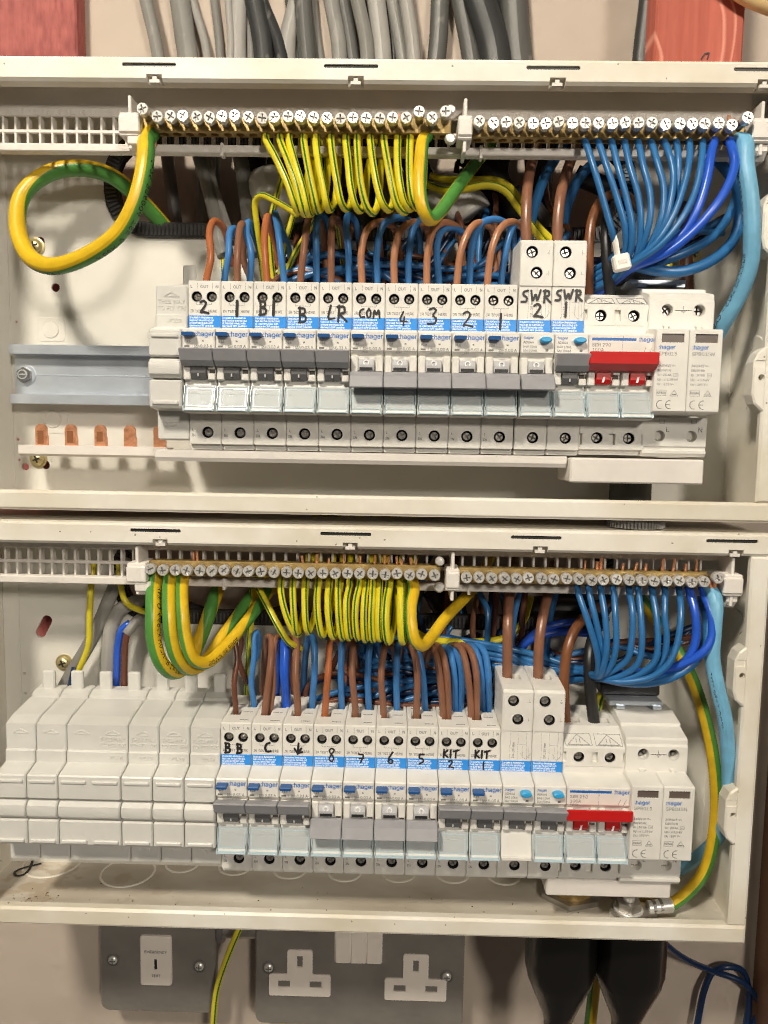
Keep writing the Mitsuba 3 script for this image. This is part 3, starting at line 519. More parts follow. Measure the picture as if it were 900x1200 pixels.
bar('earth_bar', 'brass earth terminal bar full of yellow-green wires in the lower enclosure', 'terminal bar', -21.8, 24, -238.6, tailscrew=137.4)
bar('neutral_bar', 'brass neutral terminal bar feeding the blue wire fan in the lower enclosure', 'terminal bar', 152.0, 21, -239.4, proud={20: 1.0})

# ------------------------------------------------------------------ modules: RCBO, tall RCBO, main switch, surge arrester, blanks
W = 17.5; PZ = -22.0
def kind(): return []
def drop(parts, k, x, z):
    """Places a device's parts (name, mesh dict, label) under the key k."""
    for name, d, lab in parts:
        key = part_key(k, name)
        scene[key] = {**d, 'to_world': tr(x, 0, z)}
        if name.rpartition('__')[2] in PRINTS or name.endswith('bar_print'): labels[key] = {'kind': 'stuff'}
def term_screw(x, z, y, r=2.0, a=20):
    h = MF(cyl((x, y + 1.5, z), (x, y + 6, z), r - .15, 16, b=.25)) - MF(ext_y(affinity.rotate(sbox(x - r * .8, z - .42, x + r * .8, z + .42), a), y + 1.2, y + 5.5)) - MF(ext_y(affinity.rotate(sbox(x - .42, z - r * .8, x + .42, z + r * .8), a), y + 1.2, y + 5.5))
    return h
def cross(k, name, x, z, y, r=2.0, a=20, n=0):
    if r < 2.75: k.append(('terminal_hole', P(TM(m3.Manifold.revolve(m3.CrossSection([[(r + .55, 0), (r + .72, 0), (r + .72, 6.8), (0, 6.8), (0, 6.6), (r + .55, 6.6)]]), 22).rotate((-90, 0, 0)).translate((x, y + .15, z))), 'black_plastic', 30), None))
    k.append((name, P(term_screw(x, z, y, r, a), 'screw_shade' if r < 2.75 else 'dark_steel', 30), None))
INSTR = ['Insulation Resistance', 'test can be carried out', 'at load terminals with', 'device in OFF position']
def strip_parts(out, w=W):
    out.append(('instruction_strip', P(slab(sbox(.25, .35, w - .25, 6.5), -.35, .3, .2), 'label_blue'), None))
    out.append(('instruction_strip__lettering', P(cat([txt(t, .8, 4.98 - 1.42 * i, -.37, 1.0, sx=.9, d=.04) for i, t in enumerate(INSTR)]), 'print_white'), None))
def lever(out, on, x0=0.2, x1=W - .2, mat='on_grey', wide=True):
    s = 1 if on else -1
    pr_ = [(-13.2, PZ + s * 8.2), (-20.2, PZ + s * 9.5), (-21.0, PZ + s * 8.9), (-18.3, PZ + s * 3.4), (-14.6, PZ + s * .8), (-13.2, PZ + s * .8)]
    out.append(('toggle', P(ext_x(pr_, x0, x1, .45), mat), None))
def hub(out, on, x, w=8.2, m='hub_grey'):
    s = 1 if on else -1
    z0, z1 = (PZ - 5.8, PZ + .6) if on else (PZ - .6, PZ + 6.2)
    out.append(('toggle_hub', P(ext_x([(-9, z0), (-11.6, z0 + .4), (-13.2, (z0 + z1) / 2), (-13.2, z1 - .5), (-9, z1)] if on else [(-9, z0), (-13.2, z0 + .4), (-13.2, (z0 + z1) / 2), (-11.8, z1 - .5), (-9, z1)], x - w / 2, x + w / 2, .3), m), None))
    if on: out.append(('toggle_hub__mark', P(ext_y(sbox(x - .35, PZ - 4.4, x + .35, PZ - 1.0), -13.1, -11.5), 'mark_grey'), None))
    else:
        out.append(('toggle_hub__mark', P(ext_y(Point(x, PZ + 3.9).buffer(1.5).difference(Point(x, PZ + 3.9).buffer(.95)), -13.1, -11.8), 'print_white'), None))
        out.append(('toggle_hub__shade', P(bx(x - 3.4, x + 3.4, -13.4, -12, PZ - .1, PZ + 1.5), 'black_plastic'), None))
def window(out, x0, x1, z0=-43.8, z1=-30.6, y=-13):
    """Clear flip-up label holder: a paper insert behind a clear pane with pale edges, leaning back at its top."""
    def L(m):
        v = np.array(m.vertices); v[:, 1] += np.clip(v[:, 2] - z0, 0, None) * .34; return trimesh.Trimesh(v, m.faces, process=False)
    out.append(('label_holder', P(L(bx(x0 + .5, x1 - .5, y - .4, y + .3, z0 + 1.5, z1 - .2)), 'window_insert'), None))
    for m in (bx(x0 + .8, x1 - .8, y - .65, y - .3, (z0 + z1) / 2 + 1.8, (z0 + z1) / 2 + 2.2), bx(x0 + .8, x1 - .8, y - .65, y - .3, z1 - 1.2, z1 - .8)): out.append(('label_holder__rib', P(L(m), 'window_insert'), None))
    out.append(('label_holder__frame', P(L(ext_y(sbox(x0 + 1.7, z0 + 1.9, x1 - 1.7, z1 - 1.7).difference(sbox(x0 + 2.0, z0 + 2.2, x1 - 2.0, z1 - 2.0)), y - .62, y - .3)), 'pane_edge'), None))
    v = [[x0 + .3, y - 2.1, z0 + .8], [x1 - .3, y - 2.1, z0 + .8], [x1 - .3, y - 1.3, z1], [x0 + .3, y - 1.3, z1]]
    out.append(('label_holder__pane', P(L(trimesh.Trimesh(v, [[0, 1, 2], [0, 2, 3]], process=False)), 'pane_clear'), None))
    for m in (bx(x0 + .25, x1 - .25, y - 2.5, y + .1, z0 - .5, z0 + .15, .2), bx(x0 + .25, x0 + .6, y - 1.9, y - .2, z0 + .2, z1 - .4, .1), bx(x1 - .6, x1 - .25, y - 1.9, y - .2, z0 + .2, z1 - .4, .1), bx(x0 + .4, x0 + 1.3, y - 2.8, y - 2.2, z0 - .7, z0 + .9, .2), bx(x1 - 1.3, x1 - .4, y - 2.8, y - 2.2, z0 - .7, z0 + .9, .2)): out.append(('label_holder__edge', P(L(m), 'pane_edge'), None))
BODY = [(0.0, .15), (-12.4, -1.9), (-13, -2.6), (-13, -44.6), (-12.2, -45.2), (0, -45.6)]
def nose(x0, x1):
    return ext_x([(2, .1), (0, .1), (-12.4, -1.9), (-13, -2.6), (-13, -11.8), (-12.0, -12.8), (-10.0, -14.5), (-9.4, -27.0), (-8.4, -29.0), (-13, -43.8), (-13, -44.6), (-12.2, -45.2), (2, -45.6)], x0 + .06, x1 - .06, .5)
def small_notches(out, x0, w=W):
    for m in (bx(x0 + .5, x0 + 4.2, -12.2, -9, PZ - 6.2, PZ + 7.6, .5), bx(x0 + w - 4.2, x0 + w - .5, -12.2, -9, PZ - 6.2, PZ - 2.7, .4), bx(x0 + w - 4.2, x0 + w - .5, -12.2, -9, PZ - .6, PZ + 7.6, .4)): out.append(('lever_guard', P(m, 'device_white'), None))
    out.append(('lever_guard__slot', P(bx(x0 + w - 3.6, x0 + w - 1.0, -10.4, -9.2, PZ - 2.8, PZ - .5), 'seam'), None))
def rcbo(on):
    o = kind()
    b = MF(ext_x([(0, .3), (0, 24.2), (.8, 24.8), (10, 25.3), (10, 24.4), (24, 25.2), (24, 24.2), (44, 25.4), (44, -63), (3, -64.6), (3, -62.2), (0, -61.6), (0, -45.4)], .12, W - .12, .5))
    for x, z in ((4.7, 16.4), (12.7, 16.4), (10.1, -55.4)): b -= MF(cyl((x, -1, z), (x, 7.5, z), 2.75 if z > 0 else 3.05, 22))
    b -= MF(bx(2.6, 8.4, 13, 21.5, 18, 30)); b -= MF(bx(9.8, 15.6, 25.5, 34, 18, 30))
    b -= MF(bx(8.5, 8.9, -1, .35, -61, -45)) ; b -= MF(bx(-1, 19, -1, .35, -51.4, -51.0))
    o.append(('body', P(b, 'device_white'), None))
    for x, z, r in ((4.7, 16.4, 2.76), (12.7, 16.4, 2.76), (10.1, -55.4, 3.06)): o.append(('body__hole_rim', P(ext_y(Point(x, z).buffer(r + .4).difference(Point(x, z).buffer(r)), -.16, .2), 'blank_white'), None))
    for m in (bx(2.7, 8.3, 13.1, 21.4, 18.02, 18.6), bx(9.9, 15.5, 25.6, 33.9, 18.02, 18.6)): o.append(('body__terminal_slot', P(m, 'seam'), None))
    for x0, x1, y, z in ((10, 15, 4, 25.2), (9.5, 15, 17, 25.0), (2.5, 8, 29, 24.9)): o.append(('body__top_mark', P(bx(x0, x1, y, y + .4, 24.3, z), 'print_grey'), None))
    for x, z, a in ((4.7, 16.4, 15), (12.7, 16.4, 60), (10.1, -55.4, 35)): cross(o, 'terminal_screw', x, z, 0, 2.0 if z > 0 else 2.3, a)
    strip_parts(o)
    g = [txt('L', 1.3, 20.9, 0, 1.5), txt('OUT', 8.75, 20.9, 0, 1.5, 'c'), txt('N', 16.2, 20.9, 0, 1.5, 'r'), line(5.2, 20.2, 5.2, 23.6, 0), line(13.2, 20.2, 13.2, 23.6, 0),
         txt('IR TEST', 1.1, 8.2, 0, 1.35), txt('HERE', 10.6, 8.2, 0, 1.35), line(4.7, 13.2, 4.7, 12.2, 0), line(12.7, 13.2, 12.7, 12.2, 0), line(4.7, 12.2, 12.7, 12.2, 0), line(8.7, 12.2, 8.7, 9.5, 0),
         txt('L', 1.6, -54.6, 0, 1.3), txt('IN', 1.3, -57.6, 0, 1.3)]
    o.append(('printing', P(cat(g), 'print_grey'), None))
    o.append(('front_cover', P(nose(.15, W - .15), 'device_white'), None))
    n = [txt('B16', 1.4, -9.1, -13, 1.25), txt('I', 6.4, -11.6, -13, 1.35), txt('\u0394n', 7.0, -11.6, -13, 1.35), txt('0,03 A', 9.6, -11.6, -13, 1.45), line(1.4, -11.0, 4.0, -11.0, -13, 1.0), line(5.5, -12, 5.5, -10, -13, .12), txt('6000', 6.2, -13.3 + .35, -13, .8) , line(10.6, -8.3, 11.6, -8.3, -13, .8)]
    o.append(('front_cover__printing', P(cat(n), 'print_grey'), None))
    o.append(('front_cover__logo', P(cat(txt(':hager', 16.9, -5.8, -13, 2.35, 'r', True)), 'logo_blue'), None))
    o.append(('test_button', P(ext_x([(-12.8, -4.1), (-17.6, -4.2), (-18, -4.6), (-17.8, -6.0), (-12.8, -6.1)], 1.0, 7.2, .35), 'button_blue'), None))
    small_notches(o, 0); hub(o, on, 8.4, m='hub_grey' if on else 'hub_light'); lever(o, on); window(o, .3, W - .3)
    return o
def tall(on, window_open=True):
    o = kind()
    b = MF(ext_x([(0, .3), (0, 23.8), (-.9, 24.2), (-.9, 46), (0, 47.6), (6, 48.6), (44, 50.8), (44, -63), (3, -64.6), (3, -62.2), (0, -61.6), (0, -45.4)], .12, W - .12, .5))
    H = ((6.2, 41.4), (8.9, 30.8), (10.0, -55.4))
    for x, z in H: b -= MF(cyl((x, -3, z), (x, 7, z), 3.1 if z > 0 else 3.05, 22))
    b -= MF(bx(6.6, 12.6, 14, 22, 44, 60)); b -= MF(bx(-1, 19, -1, .35, -51.4, -51.0)); b -= MF(bx(5, 5.35, -1, .35, -51, -45))
    o.append(('body', P(b, 'device_white'), None))
    for x, z in H[:2]: o.append(('body__hole_rim', P(ext_y(Point(x, z).buffer(3.5).difference(Point(x, z).buffer(3.11)), -1.05, -.7), 'blank_white'), None))
    for i, (x, z) in enumerate(H): cross(o, 'terminal_screw', x, z, -.9 if z > 0 else 0, 2.36 if z > 0 else 2.3, 20 + 25 * i)
    strip_parts(o)
    g = [line(x, 7.2, x, 23, 0, .1) for x in (5.2, 9.6, 14.4)] + [line(9.6, 16, 14.2, 16, 0, .1), line(12.4, 8, 12.4, 15, 0, .12), line(15.8, 8, 15.8, 15, 0, .12), line(11.2, 11, 14.1, 7.2, 0, .14), line(17.0, 11, 14.1, 7.2, 0, .14)]
    t = txt('10...15 mm', 0, 0, 0, 1.25); v = np.array(t.vertices); t = trimesh.Trimesh(np.c_[-v[:, 2] + 7.6, v[:, 1], v[:, 0] + 8], t.faces, process=False); g.append(t)
    g += [line(14, 40.8, 16, 40.8, -.9, .12), line(15, 40, 15, 42.4, -.9, .12), line(14, 30.2, 16, 30.2, -.9, .12), line(15, 29.6, 15, 31.8, -.9, .12)]
    o.append(('printing', P(cat(g), 'print_grey'), None))
    o.append(('front_cover', P(nose(.15, W - .15), 'device_white'), None))
    n = [txt('AD844', 1.2, -7.2, -13, 1.2), txt('B40 10kA', 1.2, -9.3, -13, 1.1), txt('I\u0394n 30mA', 1.2, -11.3, -13, 1.1), line(12.8, -10.6, 14.2, -10.6, -13, 1.2)]
    o.append(('front_cover__printing', P(cat(n), 'print_grey'), None)); o.append(('front_cover__logo', P(txt(':hager', 1.0, -4.9, -13, 1.35, 'l', True), 'logo_blue'), None))
    e = affinity.scale(Point(12.4, -5.6).buffer(1, quad_segs=8), 3.0, 1.55); m = slab(e, -17.0, -12.8, .6); o.append(('test_button', P(m, 'button_cyan', 40), None))
    small_notches(o, 0); hub(o, on, 8.4, m='hub_grey' if on else 'hub_light'); lever(o, on)
    if window_open: window(o, .3, W - .3)
    else: o.append(('label_holder', P(bx(.6, W - .6, -14.2, -12.8, -44.6, -42.6, .3), 'device_white'), None))
    return o
def isolator():
    o = kind(); w = 2 * W
    b = MF(ext_x([(0, .3), (0, 3), (0, 14.6), (.8, 15.4), (10, 20.6), (14, 22.6), (44, 24), (44, -63), (3, -64), (3, -61.6), (0, -61), (0, -45.4)], .12, w - .12, .5))
    H = ((8.9, 9.4), (26.3, 9.4), (9.6, -55.0), (26.6, -55.0))
    for x, z in H: b -= MF(cyl((x, -1, z), (x, 8.5, z), 3.1, 22))
    for z in (9.5, -55.6):
        for x0, x1 in ((-1, 1.8), (16.0, 19.4), (33.4, 36)): b -= MF(bx(x0, x1, -1, 2.2, z - 3, z + 3))
    b -= MF(bx(-1, 36, -1, .35, 4.0, 4.3)); b -= MF(bx(17.35, 17.65, -1, .3, -61, 15)); b -= MF(bx(6.5, 13.5, 18, 25, 18, 30)); b -= MF(bx(23.5, 30.5, 18, 25, 18, 30))
    o.append(('body', P(b, 'device_white'), None))
    for i, (x, z) in enumerate(H): cross(o, 'terminal_screw', x, z, 1.0, 2.36, 30 * i)
    tri = []
    for x in (9, 26):
        for p, q in (((x - 6, 0), (x + 6, 0)), ((x + 6, 0), (x, 7)), ((x, 7), (x - 6, 0))): tri.append(LineString([p, q]).buffer(.14))
        tri.append(LineString([(x - 7.4, -.6), (x + 7.4, -.6), (x + 7.4, 7.6), (x - 7.4, 7.6), (x - 7.4, -.6)]).buffer(.1)); tri += [LineString([(x - 1, 1.5), (x - 1, 4)]).buffer(.15), LineString([(x + 1, 1.5), (x + 1, 4)]).buffer(.15)]
    u = unary_union(tri); m = cat([trimesh.creation.extrude_polygon(g_, .15, engine='earcut') for g_ in getattr(u, 'geoms', [u])]); v = np.array(m.vertices); dy, dz = 9.2 / 10.6, 5.2 / 10.6
    m = trimesh.Trimesh(np.c_[v[:, 0], .8 + (v[:, 1] + 1.2) * dy - v[:, 2] * dz, 15.45 + (v[:, 1] + 1.2) * dz + v[:, 2] * dy], m.faces, process=False); o.append(('warning_print', P(m, 'print_grey'), None))
    o.append(('front_cover', P(nose(.15, w - .15), 'device_white'), None))
    o.append(('front_cover__bar_print', P(cat(line(1.6, -4.5, 24.2, -4.5, -13, 1.4)), 'logo_blue'), None)); o.append(('front_cover__logo', P(txt(':hager', 34, -5.4, -13, 2.1, 'r', True), 'logo_blue'), None))
    o.append(('front_cover__printing', P(cat(txt('SBR 290', 1.6, -8.2, -13, 1.75), txt('100A', 1.6, -10.8, -13, 1.75), txt('400 V~', 1.6, -12.6 + .2, -13, 1.0), line(28, -11.5, 29.4, -8.4, -13, .2), line(31, -11.5, 32.4, -8.4, -13, .2), line(28, -12, 28, -11.5, -13, .2), line(31, -12, 31, -11.5, -13, .2), line(17.4, -2.6, 17.4, -12, -13, .12)), 'print_grey'), None))
    small_notches(o, 0); small_notches(o, W); pr_ = [(-13.2, PZ + 7.0), (-20.0, PZ + 10.6), (-20.7, PZ + 10.2), (-20.2, PZ + 4.6), (-15, PZ + 1.4), (-13.2, PZ + 1.4)]
    o.append(('toggle', P(ext_x(pr_, -1.0, w - .8, .5), 'switch_red'), None))
    for x in (8.4, 25.9):
        o.append((f'toggle_hub{"" if x < 10 else "_001"}', P(ext_x([(-9, PZ - 5.6), (-11.6, PZ - 5.2), (-13.0, PZ - 3), (-13.0, PZ + .4), (-9, PZ + .6)], x - 3.9, x + 3.9, .3), 'switch_red'), None))
        o.append((f'toggle_hub{"" if x < 10 else "_001"}__mark', P(ext_y(affinity.skew(sbox(x - .5, PZ - 4.4, x + .5, PZ - 1.6), 12), -13.1, -11.6), 'print_white'), None))
    window(o, .3, W - .05); window(o, W + .05, w - .3)
    return o
def arrester():
    o = kind(); w = 2 * W - .6
    top = MF(ext_x([(-1, 1.8), (-1, 16.8), (0, 18), (0, 20.4), (1.2, 21.4), (12, 24), (12.2, 25.6), (26, 28.6), (44, 28.6), (44, -61), (6, -61), (0, -43.5), (14, -43.5), (14, 2)], .1, w, .4))
    H = ((9.6, 12.6), (26.4, 12.6))
    for x, z in H: top -= MF(cyl((x, -3, z), (x, 9, z), 3.05, 22))
    for x, z in H: top -= MF(bx(x - 1.3, x + 1.3, -3, .6, 3.0, 4.0))
    o.append(('body', P(top, 'device_white'), None))
    for x, z in H: o.append(('body__hole_rim', P(ext_y(Point(x, z).buffer(3.5).difference(Point(x, z).buffer(3.06)), -1.15, -.8), 'blank_white'), None))
    for i, (x, z) in enumerate(H): cross(o, 'terminal_screw', x, z, 1.6, 2.9, 40 + 50 * i)
    o.append(('printing', P(cat(line(13.6, 12.4, 22.4, 12.4, -1, .4), line(18, 12.4, 18, 14.6, -1, .25), line(16.7, 12.0, 19.3, 12.0, -1, .2), line(17.2, 11.3, 18.8, 11.3, -1, .2), line(17.7, 10.6, 18.3, 10.6, -1, .2)), 'seam'), None))
    bot = MF(ext_x([(0, -43.8), (0, -58.8), (.8, -59.6), (.8, -60.6), (-.4, -61.2), (-.4, -62.6), (1, -64.4), (40, -64.4), (40, -43.8)], .1, w, .35)); H2 = ((9.2, -53.4), (26.2, -53.4))
    for x, z in H2: bot -= MF(cyl((x, -3, z), (x, 9, z), 3.05, 22))
    o.append(('terminal_block', P(bot, 'device_white'), None))
    for i, (x, z) in enumerate(H2): cross(o, 'terminal_screw', x, z, 2.4, 2.9, 15 + 30 * i)
    o.append(('terminal_block__printing', P(cat(txt('L', 12.4, -51.2, 0, 2.6), txt('N', 29.4, -51.2, 0, 2.6), line(9, -44.5, 9, -46.6, 0, .2), line(11.5, -44.5, 11.5, -46.6, 0, .2), line(9, -46.6, 11.5, -46.6, 0, .2), line(26, -44.5, 26, -46.6, 0, .2), line(28.5, -44.5, 28.5, -46.6, 0, .2), line(26, -46.6, 28.5, -46.6, 0, .2)), 'print_grey'), None))
    for i in (0, 1):
        x0 = -.4 + i * 17.0; k = f'cartridge{"_001" if i else ""}'
        b = MF(ext_x([(2, 2.6), (-2, 2.6), (-15.2, .9), (-16, .2), (-16, -40.6), (-15.2, -41.4), (2, -42.6)], x0 + .1, x0 + 16.9, .4)) - MF(bx(x0 + 3.0, x0 + 14.4, -17, -14.6, -6.0, -1.6))
        o.append((k, P(b, 'device_white'), None)); o.append((k + '__display', P(bx(x0 + 3.1, x0 + 14.3, -15, -14.5, -5.9, -1.7), 'display_dark'), None))
        o.append((k + '__latch', P(join(bx(x0 + 8.5, x0 + 10.6, -2.4, -.6, 1.6, 4.6, .2), bx(x0 + 7.6, x0 + 11.6, -2.4, -1.2, 3.8, 4.7, .2)), 'device_white'), None))
        o.append((k + '__logo', P(txt(':hager', x0 + 1.4, -9.4, -16, 2.1, 'l', True), 'logo_blue'), None))
        pc = [txt('SPB015N' if i else 'SPB015', x0 + 1.5, -12.6, -16, 1.85)] + [txt(t, x0 + 1.5, -18.2 - 2.35 * j, -16, 1.15) for j, t in enumerate(('240/415 V~' if not i else '240/415 V~', '50/60 Hz', 'In : 20 kA', 'Up : \u2264 1.25 kV' if not i else 'Up : \u2264 1.5 kV', 'Uc : 275 V~' if not i else 'Uc : 255 V~'))]
        pc += [ext_y(sbox(x0 + 9.8, -23.2, x0 + 12.2, -21.4).difference(sbox(x0 + 10, -23, x0 + 12, -21.6)), -16.06, -15.9), line(x0 + 10.4, -22.3, x0 + 11.6, -22.3, -16, .2)]
        pc += [ext_y(sbox(x0 + 1.6, -33, x0 + 6.6, -30).difference(sbox(x0 + 1.8, -32.8, x0 + 6.4, -30.2)), -16.06, -15.9), txt('KEMA', x0 + 4.1, -32, -16, 1.15, 'c'), line(x0 + 8.6, -33, x0 + 12.6, -33, -16, .25), line(x0 + 8.6, -33, x0 + 10.6, -30, -16, .25), line(x0 + 12.6, -33, x0 + 10.6, -30, -16, .25), line(x0 + 9.6, -32.2, x0 + 11.6, -32.2, -16, .5)]
        c = lambda cx, cz, r: Point(cx, cz).buffer(r).difference(Point(cx, cz).buffer(r - .42)).difference(sbox(cx + .5, cz - 4, cx + 4, cz + 4)); pc += [ext_y(c(x0 + 4.0, -37.4, 2.3), -16.06, -15.9)] + [ext_y(unary_union([c(x0 + 8.6, -37.4, 2.3), sbox(x0 + 6.5, -37.6, x0 + 8.8, -37.2)]), -16.06, -15.9)]
        o.append((k + '__printing', P(cat(pc), 'print_grey'), None))
    o.append(('rear_contact', P(join(bx(-3, w - 6, 26, 44, 30.5, 33.5, .4), bx(1, 6, 24, 40, 29, 31, .2), bx(w - 12, w - 7, 24, 40, 29, 31, .2)), 'zinc'), None))
    o.append(('rear_housing', P(bx(-6, w - 5, 34, 50, 33.8, 41, 1.0), 'black_plastic'), None))
    return o
def blank(w, texts):
    o = kind()
    b = ext_x([(0, -1), (0, 21.5), (8, 24.0), (29, 26.6), (29.4, 25.4), (31, 25.4), (31.4, 27.6), (37, 29.5), (44, 29.5), (44, -57), (4, -60), (0.5, -59), (0.5, -44)], .24, w - .24, .6)
    o.append(('body', P(b, 'blank_white'), None))
    n = ext_x([(2, 6.8), (-.8, 6.8), (-1.4, 6.2), (-1.4, .2), (-12.4, -2.4), (-13, -3.2), (-13, -15.6), (-12, -16.4), (-8, -16.6), (-8, -17.4), (-12.2, -17.6), (-14.3, -19.6), (-14.8, -22.5), (-14.3, -25.4), (-12.2, -27.4), (-8, -27.6), (-8, -28.3), (-12, -28.5), (-13, -29.2), (-13, -42.0), (-12.2, -43), (2, -44.4)], .3, w - .3, .6)
    o.append(('front_cover', P(n, 'blank_white', 28), None)); rid = []; lip = []; g = []
    for x0, t in texts:
        rid += [bx(x0 + 1.8, x0 + W - 1.6, -14.2, -12.9, -6.9, -4.9, .5), bx(x0 + 1.8, x0 + W - 1.6, -14.2, -12.9, -41.4, -39.2, .5)]
        lip.append(bx(x0 + 4.5, x0 + 12, 37, 40, 24, 40.5, .8))
        if t:
            g += [txt('THIS WAY', x0 + 8.7, 12.6, 0, 2.1, 'c', d=.5), txt('TO FIT TRI', x0 + 8.7, 9.2, 0, 2.1, 'c', d=.5), txt(t, x0 + 10.5, 2.6, -1.4, 1.9, 'c', d=.5), txt('TO FIT', x0 + 7, -52, .5, 2.0, 'c', d=.5)]
        g += [line(x0 + 4.4, 16.4, x0 + 8.7, 18.6, 0, .5, .5), line(x0 + 8.7, 18.6, x0 + 13, 16.4, 0, .5, .5), line(x0 + 4.4, 16.3, x0 + 13, 16.3, 0, .35, .5)]
    [o.append(('ridge', P(m, 'blank_white'), None)) for m in rid]; o.append(('embossing', P(cat(g), 'blank_white'), None))
    for m in lip: o.append(('tab', P(m, 'blank_white'), None))
    return o
KIT = {'on': rcbo(True), 'off': rcbo(False), 'tall_on': tall(True), 'tall_off': tall(False), 'tall_bare': tall(True, False), 'isolator': isolator(), 'arrester': arrester()}
X0, X1, Z1 = 0.0, 16.2, -242.4
def note(k, rows, x, z):
    m = cat([scrawl(s, x + dx, z + zz, -.42, h, w) for s, dx, zz, h, w in rows]); part(k, 'marker_note', m, 'ink')
def rcbos(board, x0, z0, defs):
    for i, (st, said, rows) in enumerate(defs):
        pos = 'lever up' if st == 'on' else 'lever down'
        k = thing('breaker', f'slim breaker marked {said}, {pos}, {ORD[i]} from the left on the {board} board', 'breaker', f'slim breakers in a row on the {board} board')
        drop(KIT[st], k, x0 + W * i, z0); note(k, rows, x0 + W * i, z0)
up = [('on', '2', [('2', 8.6, 7.8, 6.6, 1.15)]), ('on', '1', [('1', 8.8, 6.4, 7.8, 1.6)]), ('on', 'B1', [('B', 5.0, 7.2, 7.4, 1.15), ('1', 10.8, 7.2, 7.4, 1.5)]), ('on', 'B', [('B', 8.6, 3.4, 8.0, 1.1)]), ('on', 'LR', [('L', 6.2, 5.0, 7.6, 1.1), ('R', 12.2, 4.2, 8.4, 1.2)]),
      ('off', 'COM', [('COM', 9.2, 6.4, 4.8, .95)]), ('off', '4', [('4', 9.2, 2.6, 7.2, .95)]), ('off', '3', [('3', 7.6, 3.2, 9.0, 1.0)]), ('off', '2', [('2', 8.8, 2.6, 8.0, .95)]), ('off', '1', [('1', 8.8, 1.6, 7.8, 1.3)])]
rcbos('upper', X0, 0, up)
lo = [('on', 'BB', [('B', 4.0, 7.4, 5.8, 1.1), ('B', 10.6, 7.2, 5.6, 1.15)]), ('on', 'C', [('C', 9.0, 8.2, 5.8, 1.2)]), ('on', 'K', [('k', 9.0, 7.6, 6.2, 1.1)]), ('off', '8', [('8', 9.8, 3.4, 8.2, .8)]), ('off', '7', [('7', 9.6, 3.4, 5.6, .85)]), ('off', '6', [('6', 8.2, 3.2, 6.8, .95)]), ('off', '5', [('5', 8.0, 3.4, 6.0, .95)]),
      ('on', 'KIT 2', [('KIT', 7.2, 7.6, 4.6, .95), ('2', 7.4, 1.8, 4.2, .9)]), ('on', 'KIT 1', [('KIT', 7.2, 7.8, 4.4, 1.0), ('1', 8.2, 1.2, 4.2, .9)])]
rcbos('lower', X1, Z1, lo)
k = thing('tall_breaker', 'tall breaker marked SWR 2 on the upper board with its lever down', 'breaker'); drop(KIT['tall_off'], k, 175.4, 0); note(k, [('SWR', 9.2, 15.6, 6.4, 1.1), ('2', 10.4, 8.0, 7.0, 1.2)], 175.4, 0)
k = thing('tall_breaker', 'tall breaker marked SWR 1 on the upper board with its lever up', 'breaker'); drop(KIT['tall_on'], k, 192.9, 0); note(k, [('SWR', 8.8, 16.6, 5.8, 1.15), ('1', 7.6, 8.4, 7.4, 1.2)], 192.9, 0)
k = thing('tall_breaker', 'left tall unmarked breaker of the lower board with a bare white label slot', 'breaker'); drop(KIT['tall_bare'], k, X1 + 9 * W, Z1)
k = thing('tall_breaker', 'right tall unmarked breaker of the lower board with a clear label holder', 'breaker'); drop(KIT['tall_on'], k, X1 + 10 * W, Z1)
k = thing('main_switch', 'white main switch with a wide red lever on the upper board', 'switch'); drop(KIT['isolator'], k, 210.2, 0)
k = thing('main_switch', 'white main switch with a wide red lever on the lower board', 'switch'); drop(KIT['isolator'], k, X1 + 11 * W, Z1)
k = thing('surge_arrester', 'two-cartridge white surge arrester at the right end of the upper board', 'surge arrester'); drop(KIT['arrester'], k, 243.8, 0)
k = thing('surge_arrester', 'two-cartridge white surge arrester at the right end of the lower board', 'surge arrester'); drop(KIT['arrester'], k, X1 + 12.98 * W, Z1)
k = thing('blank_module', 'single white blank module at the left of the upper board breakers', 'blank module'); drop(blank(W, [(0, 'JK01B')]), k, -17.6, 0)
xs = X1 - 7 * W; one, two = blank(W, [(0, 'JK01B')]), blank(2 * W, [(0, ''), (W, 'JK01B')])
plain = [p for p in blank(W, [(0, '')])]
for i, (kit, dx, said) in enumerate(((plain, 0, 'plain white blank module at the far left of the lower board'), (plain, 1, 'plain white blank module second from the left on the lower board'), (two, 2, 'double-width white blank module on the lower board'), (one, 4, 'white blank module right of the double-width one on the lower board'), (one, 5, 'white blank module second from the breakers on the lower board'), (one, 6, 'white blank module beside the BB breaker on the lower board'))):
    k = thing('blank_module', said, 'blank module'); drop(kit, k, xs + dx * W, Z1)

# ------------------------------------------------------------------ the wiring
U, Lo = 'upper', 'lower'
def nth(i): return ORD[i] if i < 20 else 'last'
